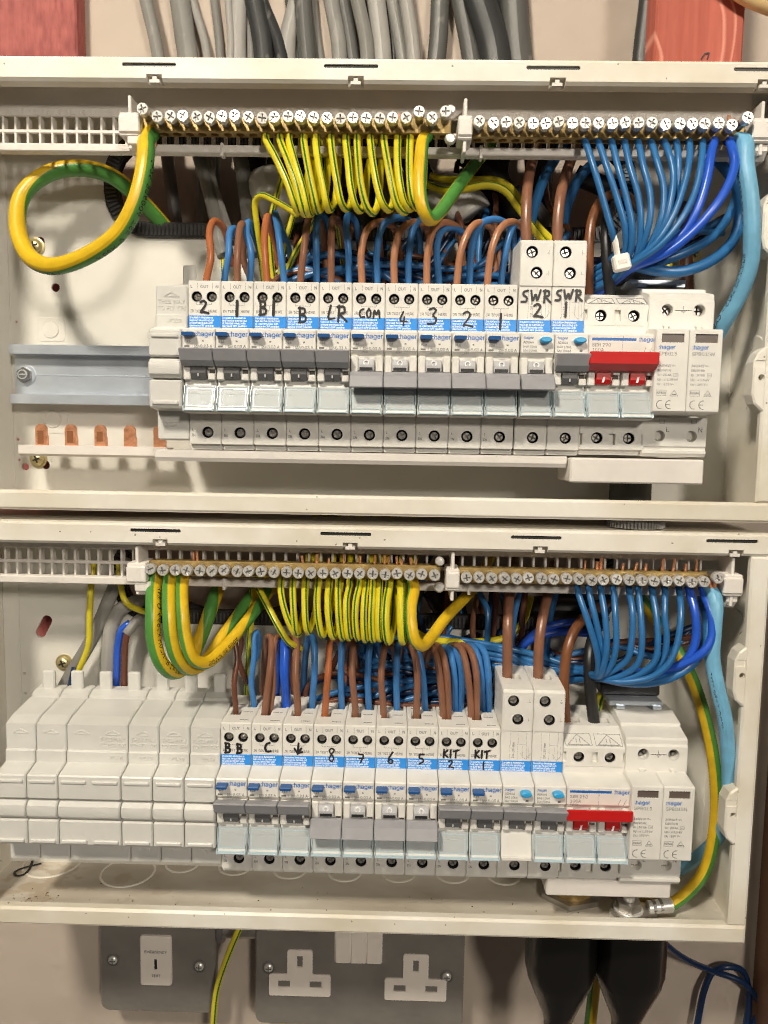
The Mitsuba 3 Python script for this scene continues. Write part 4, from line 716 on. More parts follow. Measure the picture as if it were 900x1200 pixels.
# thin earth wires hanging from the earth bars: down in front, round and back up into the cable hole
def earth_fan(board, rows, r, z_in, group):
    for i, (p, rr) in enumerate(rows):
        p = [np.array(q) for q in p]; tail = [p[-1] + np.array([2.5, 9, 7]), p[-1] + np.array([3.5, 17, 26]), p[-1] + np.array([4 + 3 * rng.uniform(-1, 1), 36, 48]), p[-1] + np.array([5, 74, 70])]
        thick = rr > 2.6
        wire('earth_wire', f'{"thick" if thick else "thin"} yellow-green earth wire, {nth(i)} from the left in the hanging bunch of the {board} board', 'earth_thin',
             [np.array([p[0][0], 11.0, z_in])] + p + tail, rr, group, u0=[.16, .1, .2, .05, .24, .14, .66, .09][i % 8], twist=rng.uniform(-.5, .5), step=2.6, sides=12)
EU = [([(40.1,8.0,100.0),(46.0,1.0,88.9),(53.3,-3.0,73.9),(57.2,-3.0,63.3),(58.2,1.0,61.0)], 1.95), ([(47.6,8.0,100.0),(52.9,0.0,86.5),(58.4,-4.0,71.5),(61.1,-4.0,61.7),(61.9,0.0,59.4)], 1.95), ([(52.3,8.0,100.1),(56.4,0.0,86.5),(61.5,-4.0,70.7),(63.7,-4.0,61.3),(64.2,0.0,59.4)], 1.95), ([(60.3,8.0,100.1),(63.1,0.0,85.7),(66.3,-4.0,71.6),(68.2,-4.0,63.1),(68.7,0.0,61.2)], 1.95), ([(66.6,8.0,100.2),(68.9,0.0,85.8),(72.1,-4.0,71.7),(73.7,-4.0,64.0),(74.5,0.0,61.7)], 1.95),
      ([(74.8,8.0,100.3),(76.9,0.0,85.9),(79.6,-4.0,71.8),(81.5,-4.0,64.1),(83.4,0.0,62.3)], 1.95), ([(82.5,8.0,100.4),(84.5,0.0,85.9),(86.3,-4.0,71.8),(88.6,-4.0,63.3),(90.6,0.0,61.5)], 1.95), ([(88.6,8.0,100.4),(89.9,0.0,86.0),(92.0,-4.0,71.1),(94.8,-4.0,62.1),(97.4,0.0,60.3)], 1.95), ([(95.6,8.0,100.5),(97.4,0.0,86.1),(100.4,-4.0,71.1),(103.2,-4.0,63.5),(105.8,0.0,62.1)], 1.95), ([(102.8,8.0,100.5),(105.0,0.0,86.1),(107.9,-4.0,71.2),(110.7,-4.0,62.7),(113.9,-0.0,60.9)], 1.95), ([(110.0,8.0,100.6),(110.3,0.0,86.2),(111.9,-4.0,73.0),(114.2,-4.0,64.5),(117.0,0.0,62.6)], 2.0), ([(116.6,8.0,100.7),(116.5,0.0,86.2),(117.2,-4.0,73.0),(118.6,-4.0,65.4),(121.0,0.0,63.1)], 2.0)]
earth_fan(U, EU, 1.75, 104, 'earth wires hanging from the upper earth bar')
wire('earth_wire', 'thick yellow-green earth cable curving up to the right beside the bunch of the upper board', 'earth_thick', [(126.2, 11.0, 104)] + [(123.8,8.0,100.7),(122.3,-1.0,86.0),(122.0,-6.0,70.8),(124.0,-7.0,60.3),(127.3,-3.0,56.7),(132.5,6.0,62.3),(140.4,20.0,76.2),(151.8,38.0,95.8),(164.6,58.0,117.1),(179.5,80.0,144.3)], 3.5, None, 'cable', u0=.46, twist=lambda s: np.interp(s, [40, 70], [0, -.08]), sides=16)
LP = [(-21.4, 11.0, 104)] + [(-23.2,7.0,99.0),(-21.5,0.0,89.2),(-21.7,-4.0,77.1),(-25.7,-6.0,61.5),(-34.7,-4.0,48.2),(-51.3,0.0,38.0),(-73.8,6.0,32.4),(-90.5,14.0,38.5),(-101.0,22.0,55.9),(-101.4,30.0,76.6),(-89.2,34.0,89.2),(-72.2,38.0,94.0),(-56.3,44.0,91.9),(-42.4,54.0,81.1),(-30.9,66.0,68.1),(-20.6,80.0,55.1)]
wire('earth_cable', 'thick yellow-green printed earth cable looping at the left of the upper enclosure', 'earth_thick', LP, 4.6, None, 'cable', u0=.46, sides=20, twist=lambda s: np.interp(s, [0, 120, 205, 260], [0, .05, .42, .47]))
part('earth_cable', 'cable_print', cat(wrap_text('1x25  BS6004  TSE  0-H90 K', LP, 4.6, 3.0, 24, -1.1, front=(0, -1, 0)), wrap_text('KABLO 6491X H07V-R 1x25 SQMM', LP, 4.6, 3.0, 104, -1.0, front=(0, -1, 0))), 'ink')
part('earth_cable', 'core', cat([cyl((-21.4 + 1.9 * math.cos(a), 10.5 + 1.9 * math.sin(a), 106), (-21.4 + 1.9 * math.cos(a), 9 + 1.9 * math.sin(a), 96), .95, 8) for a in np.arange(6)]), 'copper')
EL = [([(48.9,7.0,-141.1),(50.9,0.0,-147.8),(54.7,-3.0,-158.0),(59.0,0.0,-166.4)], 1.9), ([(55.6,7.0,-140.9),(56.9,-1.0,-147.4),(58.1,-4.0,-157.7),(58.8,-2.0,-164.9)], 1.9), ([(62.3,7.0,-140.8),(63.3,-1.0,-147.3),(64.2,-4.0,-157.6),(65.4,-2.0,-164.3)], 1.9), ([(69.9,7.0,-140.7),(70.4,-2.0,-145.5),(71.3,-5.0,-155.7),(73.5,-3.0,-165.8)], 1.9), ([(75.7,7.0,-140.5),(76.1,-2.0,-145.4),(76.9,-5.0,-155.6),(79.2,-3.0,-166.6)], 1.9), ([(81.0,7.0,-140.4),(81.7,-2.0,-145.3),(82.5,-5.0,-155.5),(84.4,-3.0,-167.0)], 1.9), ([(87.2,7.0,-140.3),(86.4,-2.0,-146.1),(86.7,-5.0,-155.9),(88.1,-3.0,-166.9)], 1.9), ([(92.9,7.0,-139.2),(91.6,-2.0,-146.0),(91.4,-5.0,-156.8),(92.8,-3.0,-166.8)], 1.9), ([(96.7,7.0,-139.1),(96.2,-2.0,-145.9),(96.1,-5.0,-156.7),(97.1,-3.0,-167.7)], 1.9), ([(100.5,7.0,-139.1),(100.5,-2.0,-145.8),(100.3,-5.0,-156.6),(101.3,-3.0,-167.6)], 1.9),
      ([(104.3,7.0,-139.0),(104.2,-2.0,-145.8),(104.0,-5.0,-156.5),(105.0,-3.0,-167.0)], 1.9), ([(109.6,7.0,-138.9),(108.4,-2.0,-146.6),(108.2,-6.0,-158.1),(109.8,-4.0,-168.1)], 2.3), ([(116.3,7.0,-138.8),(116.4,-2.0,-146.5),(116.6,-6.0,-157.9),(117.7,-4.0,-167.9)], 2.3)]
earth_fan(Lo, EL, 1.7, -134, 'earth wires hanging from the lower earth bar')
wire('earth_wire', 'thick yellow-green earth cable curving up to the right beside the bunch of the lower board', 'earth_thick', [(121.6, 11.0, -134)] + [(123.5,7.0,-140.6),(122.0,-1.0,-147.5),(122.1,-6.0,-156.8),(124.2,-7.0,-166.0),(128.1,-3.0,-170.4),(133.1,6.0,-168.4),(142.5,22.0,-160.3),(155.2,40.0,-151.8),(165.8,60.0,-145.0),(177.3,80.0,-126.1)], 3.3, None, 'cable', u0=-.04, sides=16)
for i, (pts, said, uu) in enumerate((([(-22.8,7.0,-141.5),(-19.6,-5.0,-152.9),(-18.7,-7.0,-169.0),(-15.3,-5.0,-182.5),(-11.1,3.0,-190.3),(-6.5,16.0,-189.2),(-1.5,28.0,-175.6),(2.9,40.0,-157.5),(4.2,62.0,-143.1)], 'left', .10), ([(-14.1,7.0,-141.4),(-10.7,-5.0,-152.7),(-8.9,-7.0,-168.8),(-6.3,-5.0,-179.9),(-2.4,3.0,-188.1),(3.5,16.0,-188.0),(11.3,30.0,-175.9),(22.1,48.0,-158.9),(29.9,70.0,-142.9)], 'middle', .06), ([(-6.7,7.0,-141.2),(-3.2,-5.0,-152.5),(-1.3,-7.0,-166.3),(2.5,-6.0,-179.4),(8.0,0.0,-183.5),(15.4,12.0,-178.5),(26.0,28.0,-165.7),(34.4,44.0,-153.5),(43.1,66.0,-137.5)], 'right', .03))):
    pts = [(pts[0][0], 11.0, -134)] + pts; r = (4.1, 3.8, 3.5)[i]
    k = wire('earth_cable', f'thick yellow-green earth cable hanging at the left of the lower board, {said} one of three', 'earth_thick', pts, r, 'thick earth cables at the left of the lower board', 'cable', u0=uu, sides=18, twist=lambda s: np.interp(s, [85, 140], [0, .75]))
    if i == 0: part(k, 'cable_print', wrap_text('KABLO 6491X H07V-R 1x25', pts, r, 3.0, 12, -1.25), 'ink')
    if i == 2: part(k, 'cable_print', wrap_text('SQMM BS 6004', pts, r, 2.4, 62, -.7), 'ink')
# stray earth wires behind the upper bunch
for i, (pts, said) in enumerate((([(57.7,8.0,61.1),(51.2,12.0,65.7),(44.1,16.0,70.4),(35.1,22.0,75.2),(31.0,26.0,73.2),(31.0,30.0,63.2),(32.1,36.0,49.2),(33.5,42.0,30.2)], 'folded sharply over the left of the loops'), ([(44.6,40.0,92.1),(40.7,34.0,74.7),(38.0,36.0,63.9),(37.8,40.0,46.8),(39.2,44.0,28.2)], 'dropping behind the B1 loops'), ([(54.0,44.0,83.9),(48.7,40.0,63.7),(45.2,40.0,50.7),(41.2,44.0,28.3)], 'slanting down behind the B1 loops'), ([(66.1,46.0,89.5),(64.2,42.0,65.8),(63.4,42.0,47.6),(65.1,46.0,28.9)], 'dropping behind the LR loops'), ([(6.0,58.0,66.4),(7.4,52.0,56.5),(9.1,46.0,39.0),(11.5,42.0,25.1)], 'short, beside the leftmost grey cable core'), ([(76.7,34.0,65.7),(77.8,40.0,54.5),(80.2,44.0,38.5),(82.2,46.0,29.2)], 'dropping behind the COM loops'), ([(64.8,36.0,68.9),(57.3,38.0,57.1),(50.7,40.0,46.9),(43.2,44.0,30.7)], 'crossing low behind the B loops'))):
    wire('earth_wire', f'dim yellow-green wire of the upper board, {said}', 'earth_thin', pts, 1.75, None, u0=.1 * i, twist=2, step=3)
wire('earth_wire', 'upper of two yellow-green wires running behind the tall brown wires of the upper board', 'earth_thin', [(129.5,50.0,95.7),(136.3,46.0,92.6),(152.3,42.0,91.0),(165.9,42.0,91.1),(174.4,42.0,87.4),(181.0,42.0,79.5),(190.2,42.0,67.2),(201.8,44.0,56.9)], 2.0, None, u0=.8)
wire('earth_wire', 'lower of two yellow-green wires running behind the tall brown wires of the upper board', 'earth_thin', [(127.1,48.0,90.2),(136.4,44.0,85.8),(147.2,38.0,84.5),(161.0,36.0,86.4),(170.7,36.0,83.7),(180.4,37.0,72.9),(189.7,38.0,61.5),(200.6,42.0,51.1)], 2.2, None, u0=.2)
wire('earth_wire', 'yellow-green wire lying behind the brown and blue loops of the lower board', 'earth_thin', [(120.9,30.0,-168.4),(132.4,34.0,-175.9),(145.5,38.0,-178.8),(161.3,42.0,-179.6),(179.9,46.0,-178.1),(191.7,50.0,-169.3),(198.2,60.0,-155.2)], 2.3, None, u0=.45)
wire('earth_wire', 'yellow-green wire coming down by the grey cable at the far left of the lower board', 'earth_thin', [(-71.2,44.0,-136.1),(-71.5,40.0,-148.0),(-72.1,38.0,-166.5),(-74.1,40.0,-186.2),(-82.8,44.0,-205.4),(-87.9,46.0,-223.1)], 1.8, None, u0=.9)
wire('earth_wire', 'yellow-green wire hooking right behind the earth cables of the lower board', 'earth_thin', [(-56.7,46.0,-136.1),(-54.0,42.0,-150.1),(-51.0,42.0,-159.6),(-38.9,40.0,-164.7),(-29.7,44.0,-166.0)], 1.9, None, u0=.4)
wire('earth_wire', 'yellow-green wire dropping behind the first blue loop of the lower board', 'earth_thin', [(24.9,50.0,-151.2),(24.5,46.0,-171.8),(22.9,46.0,-198.8),(22.4,46.0,-226.0)], 2.0, None, u0=.5)
wire('earth_wire', 'yellow-green wire slanting behind the left end of the earth bunch of the lower board', 'earth_thin', [(32.2,30.0,-147.0),(39.6,22.0,-156.4),(46.6,16.0,-166.4),(51.7,18.0,-175.3),(57.4,28.0,-182.1)], 2.0, None, u0=.55)
wire('earth_wire', 'bare yellow stretch of earth wire beside the black tail of the lower board', 'earth_thin', [(252.1,56.0,-191.3),(245.1,48.0,-202.6),(238.3,40.0,-214.6),(234.3,34.0,-227.4)], 2.6, None, u0=.6)
GE = [(261.2,58.0,-148.1),(278.5,54.0,-171.1),(292.4,44.0,-194.3),(301.1,36.0,-221.2),(305.8,28.0,-252.3),(307.0,26.0,-285.9),(301.6,24.0,-311.8),(291.6,22.5,-325.2),(281.3,22.2,-333.7)]
wire('earth_cable', 'thick yellow-green earth cable at the right of the lower enclosure ending in the steel lug', 'earth_thick', GE, 3.6, None, 'cable', u0=.43, sides=18)
wire('earth_cable', 'thick yellow-green earth cable between the two black shrouds below the lower enclosure', 'earth_thick', [(251.1,66.0,-377.0),(251.5,66.0,-398.1),(251.1,66.0,-416.4),(250.2,66.0,-434.8),(248.1,66.0,-465.9)], 3.9, None, 'cable', u0=-.03, sides=16)
wire('earth_wire', 'slim yellow-green wire hanging in front of the steel pipe under the lower enclosure', 'earth_thin', [(11.1,84.0,-392.9),(7.3,82.0,-401.8),(-0.5,82.0,-422.2),(-7.0,84.0,-444.3),(-10.1,86.0,-471.8),(-11.5,86.0,-498.0)], 2.2, None, u0=.2)
wire('earth_wire', 'end of a yellow-green wire peeping out under the double socket', 'earth_thin', [(34.8,122.0,-479.2),(34.2,122.0,-497.2),(33.7,122.0,-528.0)], 2.2, None, u0=.2)

# brown and blue loops over the breakers
def loop(name, label, mat, p, r, ztop, group, n_behind=1.0):
    p = [np.array(q) for q in p]; a = np.array([p[0][0], p[0][1], ztop]); e = p[-1]; d = e - p[-2]; s = np.sign(d[0]) if abs(d[0]) > .5 else 1
    t = [e + np.array([3.5 * s, 7, -1.5]), e + np.array([6 * s, 13, -14]), e + np.array([8 * s, 17, -40])]
    wire(name, label, mat, [a] + p + (t if n_behind else []), r, group, step=2.4)
UL = [('orange_wire', [(5.5,18.0,28.6),(8.2,17.0,39.9),(6.8,20.0,54.8),(8.3,25.0,62.1),(11.7,31.0,60.4),(13.2,37.0,53.9),(14.6,42.0,41.2)], '2 at the left', 0), ('mid_blue_wire', [(12.7,30.0,31.0),(15.9,27.0,45.0),(16.0,29.0,56.7),(17.3,33.0,60.5),(18.4,38.0,55.7),(18.9,43.0,45.8)], '2 at the left', 0), ('brown_wire', [(22.5,18.0,28.8),(23.0,17.0,42.8),(23.4,21.0,57.0),(23.8,26.0,61.1),(23.2,34.0,54.7),(21.9,38.0,44.7),(24.8,43.0,35.2)], '1 at the left', 0), ('mid_blue_wire', [(27.3,30.0,31.2),(28.8,26.0,44.9),(26.0,27.0,56.8),(26.0,31.0,63.4),(27.7,36.0,60.0),(30.9,40.0,49.6),(33.2,44.0,38.9)], '1 at the left', 0), ('orange_wire', [(39.1,18.0,28.1),(38.3,17.0,40.2),(37.5,19.0,53.9),(38.0,26.0,65.4),(38.2,32.0,61.9),(39.6,38.0,55.0),(42.3,43.0,40.3)], 'B1', 0), ('mid_blue_wire', [(46.8,30.0,30.5),(45.4,26.0,45.1),(43.6,27.0,58.8),(41.4,30.0,68.0),(43.0,35.0,63.7),(45.9,39.0,56.2),(49.7,44.0,44.0)], 'B1', 0),
      ('brown_wire', [(57.6,18.0,28.3),(59.6,16.0,43.9),(61.1,20.0,59.9),(62.4,27.0,67.4)], 'B', 1), ('mid_blue_wire', [(65.3,30.0,30.3),(65.3,26.0,47.7),(65.3,27.0,61.8),(66.2,32.0,68.3)], 'B', 1), ('brown_wire', [(74.6,18.0,28.1),(74.7,16.0,44.1),(74.4,20.0,57.8),(74.9,27.0,64.7)], 'LR', 1), ('mid_blue_wire', [(83.7,30.0,30.5),(83.3,26.0,48.8),(82.0,28.0,60.9),(82.6,33.0,68.3)], 'LR', 1), ('tan_wire', [(91.6,18.0,27.8),(91.2,16.0,44.3),(93.9,19.0,56.4),(100.2,26.0,62.9),(105.9,33.0,63.4)], 'COM', 1), ('mid_blue_wire', [(99.7,30.0,30.2),(99.5,25.0,47.9),(103.1,26.0,61.6),(111.1,31.0,66.7),(118.4,37.0,66.0)], 'COM', 1),
      ('tan_wire', [(109.5,18.0,28.0),(109.2,16.0,42.2),(111.8,18.0,54.6),(117.8,25.0,62.4),(124.2,32.0,63.8)], '4', 1), ('mid_blue_wire', [(117.3,30.0,30.4),(117.2,25.0,44.4),(119.8,26.0,60.4),(124.6,32.0,66.2)], '4', 1), ('tan_wire', [(127.3,18.0,27.8),(127.6,16.0,45.6),(130.4,18.0,56.6),(136.3,25.0,62.6),(142.5,32.0,63.1)], '3', 1), ('mid_blue_wire', [(134.7,30.0,30.2),(132.8,25.0,49.2),(135.1,26.0,57.8),(141.0,31.0,61.9),(147.4,38.0,61.0)], '3', 1), ('tan_wire', [(144.0,18.0,28.0),(145.5,16.0,44.9),(150.0,18.0,56.8),(155.7,25.0,62.8),(161.7,32.0,63.3)], '2 in the middle', 1), ('mid_blue_wire', [(151.9,30.0,30.4),(152.3,25.0,49.4),(156.8,26.0,62.2),(165.8,31.0,66.4),(174.0,38.0,65.1)], '2 in the middle', 1), ('tan_wire', [(160.7,18.0,28.2),(162.4,16.0,46.5),(166.8,18.0,57.9),(173.6,25.0,63.5),(180.9,32.0,62.6)], '1 beside the tall breakers', 1), ('mid_blue_wire', [(169.7,30.0,30.2),(171.1,25.0,47.8),(173.9,26.0,59.1),(179.4,32.0,64.9)], '1 beside the tall breakers', 1)]
for i, (m, p, said, n) in enumerate(UL):
    c = 'blue' if 'blue' in m else 'orange' if 'orange' in m else 'brown'
    loop('loop_wire', f'{c} wire looping out of the {ORD[i // 2]} slim breaker from the left, upper board', m, p, 2.0 if 'blue' not in m else 1.95, 18, None, n)
LL = [('dark_brown_wire', [(21.1,18.0,-216.9),(20.1,18.0,-200.4),(21.1,22.0,-187.3),(19.0,26.0,-175.1),(20.4,29.0,-172.8),(21.6,32.0,-179.8),(19.0,37.0,-192.4),(22.2,44.0,-209.0)], 'BB, brown', 1.6, 0), ('mid_blue_wire', [(29.4,30.0,-216.9),(28.2,28.0,-203.6),(29.8,29.0,-186.6),(29.5,31.0,-175.2),(30.6,33.0,-174.1),(31.1,36.0,-180.7),(28.3,40.0,-193.1)], 'BB, blue', 1.75, 1), ('brown_wire', [(38.3,17.0,-216.1),(40.0,17.0,-202.2),(41.3,20.0,-186.3),(40.2,28.0,-176.3)], 'C, left brown', 2.0, 1), ('brown_wire', [(40.9,21.0,-217.5),(43.0,20.0,-201.6),(42.4,22.0,-187.4),(43.2,28.0,-175.7)], 'C, right brown', 1.6, 1), ('royal_wire', [(48.9,30.0,-216.4),(48.4,26.0,-196.7),(47.2,32.0,-178.2)], 'C, thick blue', 2.9, 1), ('brown_wire', [(57.4,18.0,-216.0),(56.2,17.0,-194.2),(55.0,27.0,-175.7)], 'K, brown', 2.1, 1), ('mid_blue_wire', [(64.3,30.0,-217.6),(66.1,26.0,-196.3),(64.5,33.0,-177.1)], 'K, blue', 2.0, 1),
      ('orange_wire', [(73.4,18.0,-216.2),(75.0,17.0,-193.3),(75.7,27.0,-176.3)], '8, orange', 2.0, 1), ('mid_blue_wire', [(82.2,30.0,-217.7),(81.8,26.0,-196.0),(82.6,33.0,-177.7)], '8, blue', 2.0, 1), ('brown_wire', [(91.1,18.0,-215.8),(88.9,17.0,-193.0),(88.3,27.0,-177.0)], '7, brown', 2.0, 1), ('mid_blue_wire', [(98.4,30.0,-217.4),(97.7,26.0,-195.6),(99.0,33.0,-178.4)], '7, blue', 2.0, 1), ('brown_wire', [(107.5,18.0,-215.9),(105.8,17.0,-192.6),(108.0,27.0,-179.2)], '6, brown', 2.0, 1), ('mid_blue_wire', [(115.3,30.0,-217.5),(114.6,26.0,-195.3),(115.6,33.0,-180.2)], '6, blue', 2.0, 1), ('brown_wire', [(126.7,18.0,-215.4),(126.7,17.0,-193.7),(125.1,21.0,-182.7),(121.6,27.0,-177.3)], '5, brown', 2.0, 1), ('mid_blue_wire', [(132.1,30.0,-217.7),(130.0,26.0,-194.9),(127.3,30.0,-183.7),(124.8,35.0,-181.1)], '5, blue', 2.0, 1),
      ('brown_wire', [(142.1,18.0,-215.6),(139.5,17.0,-191.9),(137.5,21.0,-182.5),(135.8,28.0,-180.4)], 'KIT 2, left brown', 2.0, 1), ('brown_wire', [(145.4,19.0,-215.9),(143.7,17.0,-191.8),(141.5,21.0,-182.4),(139.3,28.0,-179.3)], 'KIT 2, right brown', 2.0, 1), ('mid_blue_wire', [(150.0,30.0,-217.2),(148.6,26.0,-194.5),(146.5,29.0,-184.1),(143.8,35.0,-181.7)], 'KIT 2, left blue', 2.0, 1), ('mid_blue_wire', [(153.6,31.0,-217.5),(153.1,26.0,-194.4),(150.5,29.0,-183.5),(147.4,35.0,-180.6)], 'KIT 2, right blue', 2.0, 1), ('brown_wire', [(158.5,18.0,-215.7),(155.7,17.0,-191.5),(153.3,21.0,-181.1),(151.4,28.0,-179.0)], 'KIT 1, left brown', 2.0, 1), ('brown_wire', [(161.8,19.0,-216.0),(160.7,17.0,-191.4),(158.3,21.0,-181.0),(155.9,28.0,-178.9)], 'KIT 1, right brown', 2.0, 1), ('mid_blue_wire', [(166.5,30.0,-217.4),(164.4,26.0,-194.2),(162.1,29.0,-183.2),(159.6,35.0,-180.8)], 'KIT 1, left blue', 2.0, 1), ('mid_blue_wire', [(170.5,31.0,-217.7),(168.7,26.0,-194.1),(166.9,29.0,-183.1),(164.2,35.0,-180.2)], 'KIT 1, right blue', 2.0, 1)]
seen = []
for m, p, said, r, n in LL:
    b, c = said.split(', ')
    if b not in seen: seen.append(b)
    loop('loop_wire', f'{c} wire looping out of the {ORD[len(seen) - 1]} slim breaker from the left, lower board', m, p, r, 18 + Z1, None, n)

# thick wires of the tall breakers and the supply tails
def core(k, p, r):
    part(k, 'core', cat([cyl((p[0] + r * .5 * math.cos(a), p[1] + r * .5 * math.sin(a), p[2] - 3), (p[0] + r * .5 * math.cos(a), p[1] + r * .5 * math.sin(a), p[2] + 1.2), r * .33, 8) for a in np.arange(6) * 1.05]), 'copper')
for i, (pts, said, bd) in enumerate((([(181.5,18.0,48.1),(180.8,18.0,60.8),(181.0,20.0,71.3),(182.8,28.0,86.4),(186.7,40.0,101.5),(193.1,58.0,121.2)], 'left', U), ([(198.3,18.0,48.3),(198.0,18.0,61.0),(199.1,20.0,73.3),(202.6,28.0,86.6),(208.4,40.0,101.7),(217.1,58.0,122.4)], 'right', U), ([(178.8,18.0,-193.8),(178.4,18.0,-179.2),(178.4,20.0,-164.6),(179.7,28.0,-154.9),(182.2,40.0,-147.1),(186.0,58.0,-133.4)], 'left', Lo), ([(196.6,18.0,-193.4),(196.3,18.0,-178.8),(197.2,20.0,-167.7),(200.7,28.0,-155.4),(205.3,40.0,-147.7),(211.9,58.0,-132.9)], 'right', Lo))):
    k = wire('brown_cable', f'thick brown wire standing in the {said} tall breaker of the {bd} board', 'brown_wire', pts, 2.95, None, 'cable', sides=16); core(k, pts[0], 2.9)
for i, (pts, said, m) in enumerate((([(186.9,40.0,66.7),(189.1,38.0,78.4),(193.8,40.0,92.2),(201.7,48.0,106.2),(209.6,60.0,122.1)], 'left of two on the upper board', 'blue_wire'), ([(205.5,40.0,66.9),(207.5,38.0,78.6),(213.7,38.0,92.2),(223.4,44.0,102.3),(234.0,52.0,110.8)], 'right of two on the upper board', 'blue_wire'))):
    wire('blue_cable', f'thick blue wire rising behind the tall brown wires, {said}', m, pts, 2.9, None, 'cable', sides=14)
wire('tail_cable', 'thick brown supply wire bending into the upper main switch', 'dark_brown_wire' if 0 else 'orange_brown', [(217.3,20.0,16.0),(216.8,20.0,23.8),(215.9,19.0,44.2),(217.0,21.0,62.0),(222.7,27.0,75.1),(231.9,36.0,82.0),(243.5,48.0,84.8),(254.3,62.0,81.7)], 2.7, None, 'cable', sides=16)
wire('tail_cable', 'thick black supply wire bending into the upper main switch', 'black_cable', [(230.0,20.0,16.1),(228.7,20.0,24.0),(225.8,18.0,39.6),(224.9,20.0,55.9),(227.9,28.0,69.5),(235.0,40.0,80.0),(245.7,56.0,88.2)], 2.9, None, 'cable', sides=16)
wire('tail_cable', 'thick orange-brown supply wire bending into the lower main switch', 'orange_brown', [(214.7,20.0,-225.5),(213.7,20.0,-217.3),(211.3,17.0,-193.3),(213.5,19.0,-174.7),(220.1,26.0,-164.2),(230.8,38.0,-158.7),(245.2,56.0,-156.6)], 3.0, None, 'cable', sides=16)
wire('tail_cable', 'thick black supply wire bending into the lower main switch', 'black_cable', [(231.1,20.0,-224.1),(229.7,20.0,-215.9),(225.8,16.0,-192.6),(226.2,20.0,-178.7),(231.2,30.0,-169.6),(240.8,46.0,-164.6)], 3.4, None, 'cable', sides=16)
LC = [(288, 11.0, 102)] + [(290.3,4.0,99.6),(290.2,0.0,85.9),(292.5,-2.0,70.4),(295.0,-1.0,51.4),(296.9,3.0,37.2),(295.4,9.0,24.2),(291.9,16.0,11.8),(289.2,24.0,1.7),(287.3,32.0,-8.8)]
wire('supply_neutral', 'thick light blue printed cable down the right side of the upper enclosure', 'light_blue_cable', LC, 4.3, None, 'cable', sides=20)
part('supply_neutral', 'cable_print', cat(wrap_text('H07V-R 1x25 SQMM', LC, 4.3, 2.9, 12, 1.1), wrap_text('SQMM CE 1x25 - CABLO', LC, 4.3, 2.9, 66, .8)), 'ink')
LC2 = [(287.4, 11.0, -136)] + [(289.1,3.0,-142.1),(288.4,0.0,-157.7),(288.4,0.0,-174.0),(292.2,0.0,-191.3),(297.9,2.0,-208.5),(302.7,6.0,-229.8),(307.5,12.0,-257.8),(310.1,20.0,-278.4),(308.4,28.0,-295.0),(302.1,36.0,-310.1),(292.9,42.0,-322.8)]
wire('supply_neutral', 'flattened light blue printed cable down the right side of the lower enclosure', 'light_blue_cable', LC2, 3.5, None, 'cable', sides=20, flat=1.15)
part('supply_neutral_001', 'cable_print', cat(wrap_text('1x25 SQMM CABLO', LC2, 3.6, 2.6, 50, .9), wrap_text('CAF - 2004', LC2, 3.6, 2.6, 128, .2)), 'ink')
part('supply_neutral_001', 'core', cat([cyl((288.4 + 1.9 * math.cos(a), 8 + 1.9 * math.sin(a), -128.5), (288.4 + 1.9 * math.cos(a), 5.5 + 1.9 * math.sin(a), -143.5), 1.0, 8) for a in np.arange(6)]), 'copper')
# the blue fans
BU = [([(208.7,9.0,101.5),(213.1,2.0,83.6),(219.7,2.0,64.3),(224.9,4.0,50.6),(228.3,10.0,44.1)], 'b'), ([(215.5,9.0,101.5),(219.2,2.0,85.8),(225.2,0.0,68.1),(230.2,1.0,53.4),(231.6,7.0,42.6)], 'b'), ([(222.6,9.0,101.6),(225.0,2.0,85.9),(229.8,-1.0,67.9),(233.1,-1.0,53.7),(233.8,5.0,41.3)], 'b'), ([(229.4,9.0,101.7),(231.2,2.0,85.9),(235.4,-1.0,70.1),(237.4,-1.0,56.4),(237.4,5.0,40.4)], 'b'), ([(236.5,9.0,101.7),(237.9,1.0,85.7),(241.2,-2.0,70.7),(241.5,-3.0,58.9),(239.6,0.0,46.7),(237.8,6.0,39.3)], 'b'), ([(243.2,9.0,101.8),(244.9,1.0,87.9),(248.1,-2.0,73.3),(247.2,-3.0,58.9),(243.5,0.0,46.8),(238.7,6.0,38.9)], 'b'), ([(249.9,9.0,101.9),(251.1,2.0,92.5),(252.9,-1.0,81.3),(251.3,-4.0,67.2),(247.9,-3.0,53.4),(239.1,6.0,38.5)], 'b'), ([(256.6,9.0,101.9),(256.5,3.0,89.5),(256.1,2.0,74.6),(253.8,2.0,59.1),(247.1,4.0,46.5),(239.8,8.0,38.5)], 'b'), ([(263.3,9.0,102.0),(261.5,1.0,90.2),(257.8,-3.0,74.0),(252.2,-5.0,58.5),(244.0,-3.0,44.8),(235.3,5.0,37.3)], 'b'), ([(270.5,9.0,102.1),(267.3,0.0,87.7),(263.3,-4.0,71.2),(256.3,-6.0,57.0),(247.2,-4.0,45.0),(234.4,5.0,36.4)], 'b'), ([(276.7,9.0,102.1),(272.0,0.0,91.2),(269.7,-3.0,79.2),(265.0,-4.0,62.7),(258.1,-2.0,50.3),(246.3,1.0,42.3),(235.0,7.0,36.4)], 'r'), ([(284.1,9.0,102.2),(283.2,1.0,94.2),(283.6,-2.0,86.4),(279.2,-5.0,73.6),(272.1,-6.0,62.2),(263.5,-4.0,51.6),(251.4,0.0,41.7),(236.9,7.0,36.0)], 'r')]
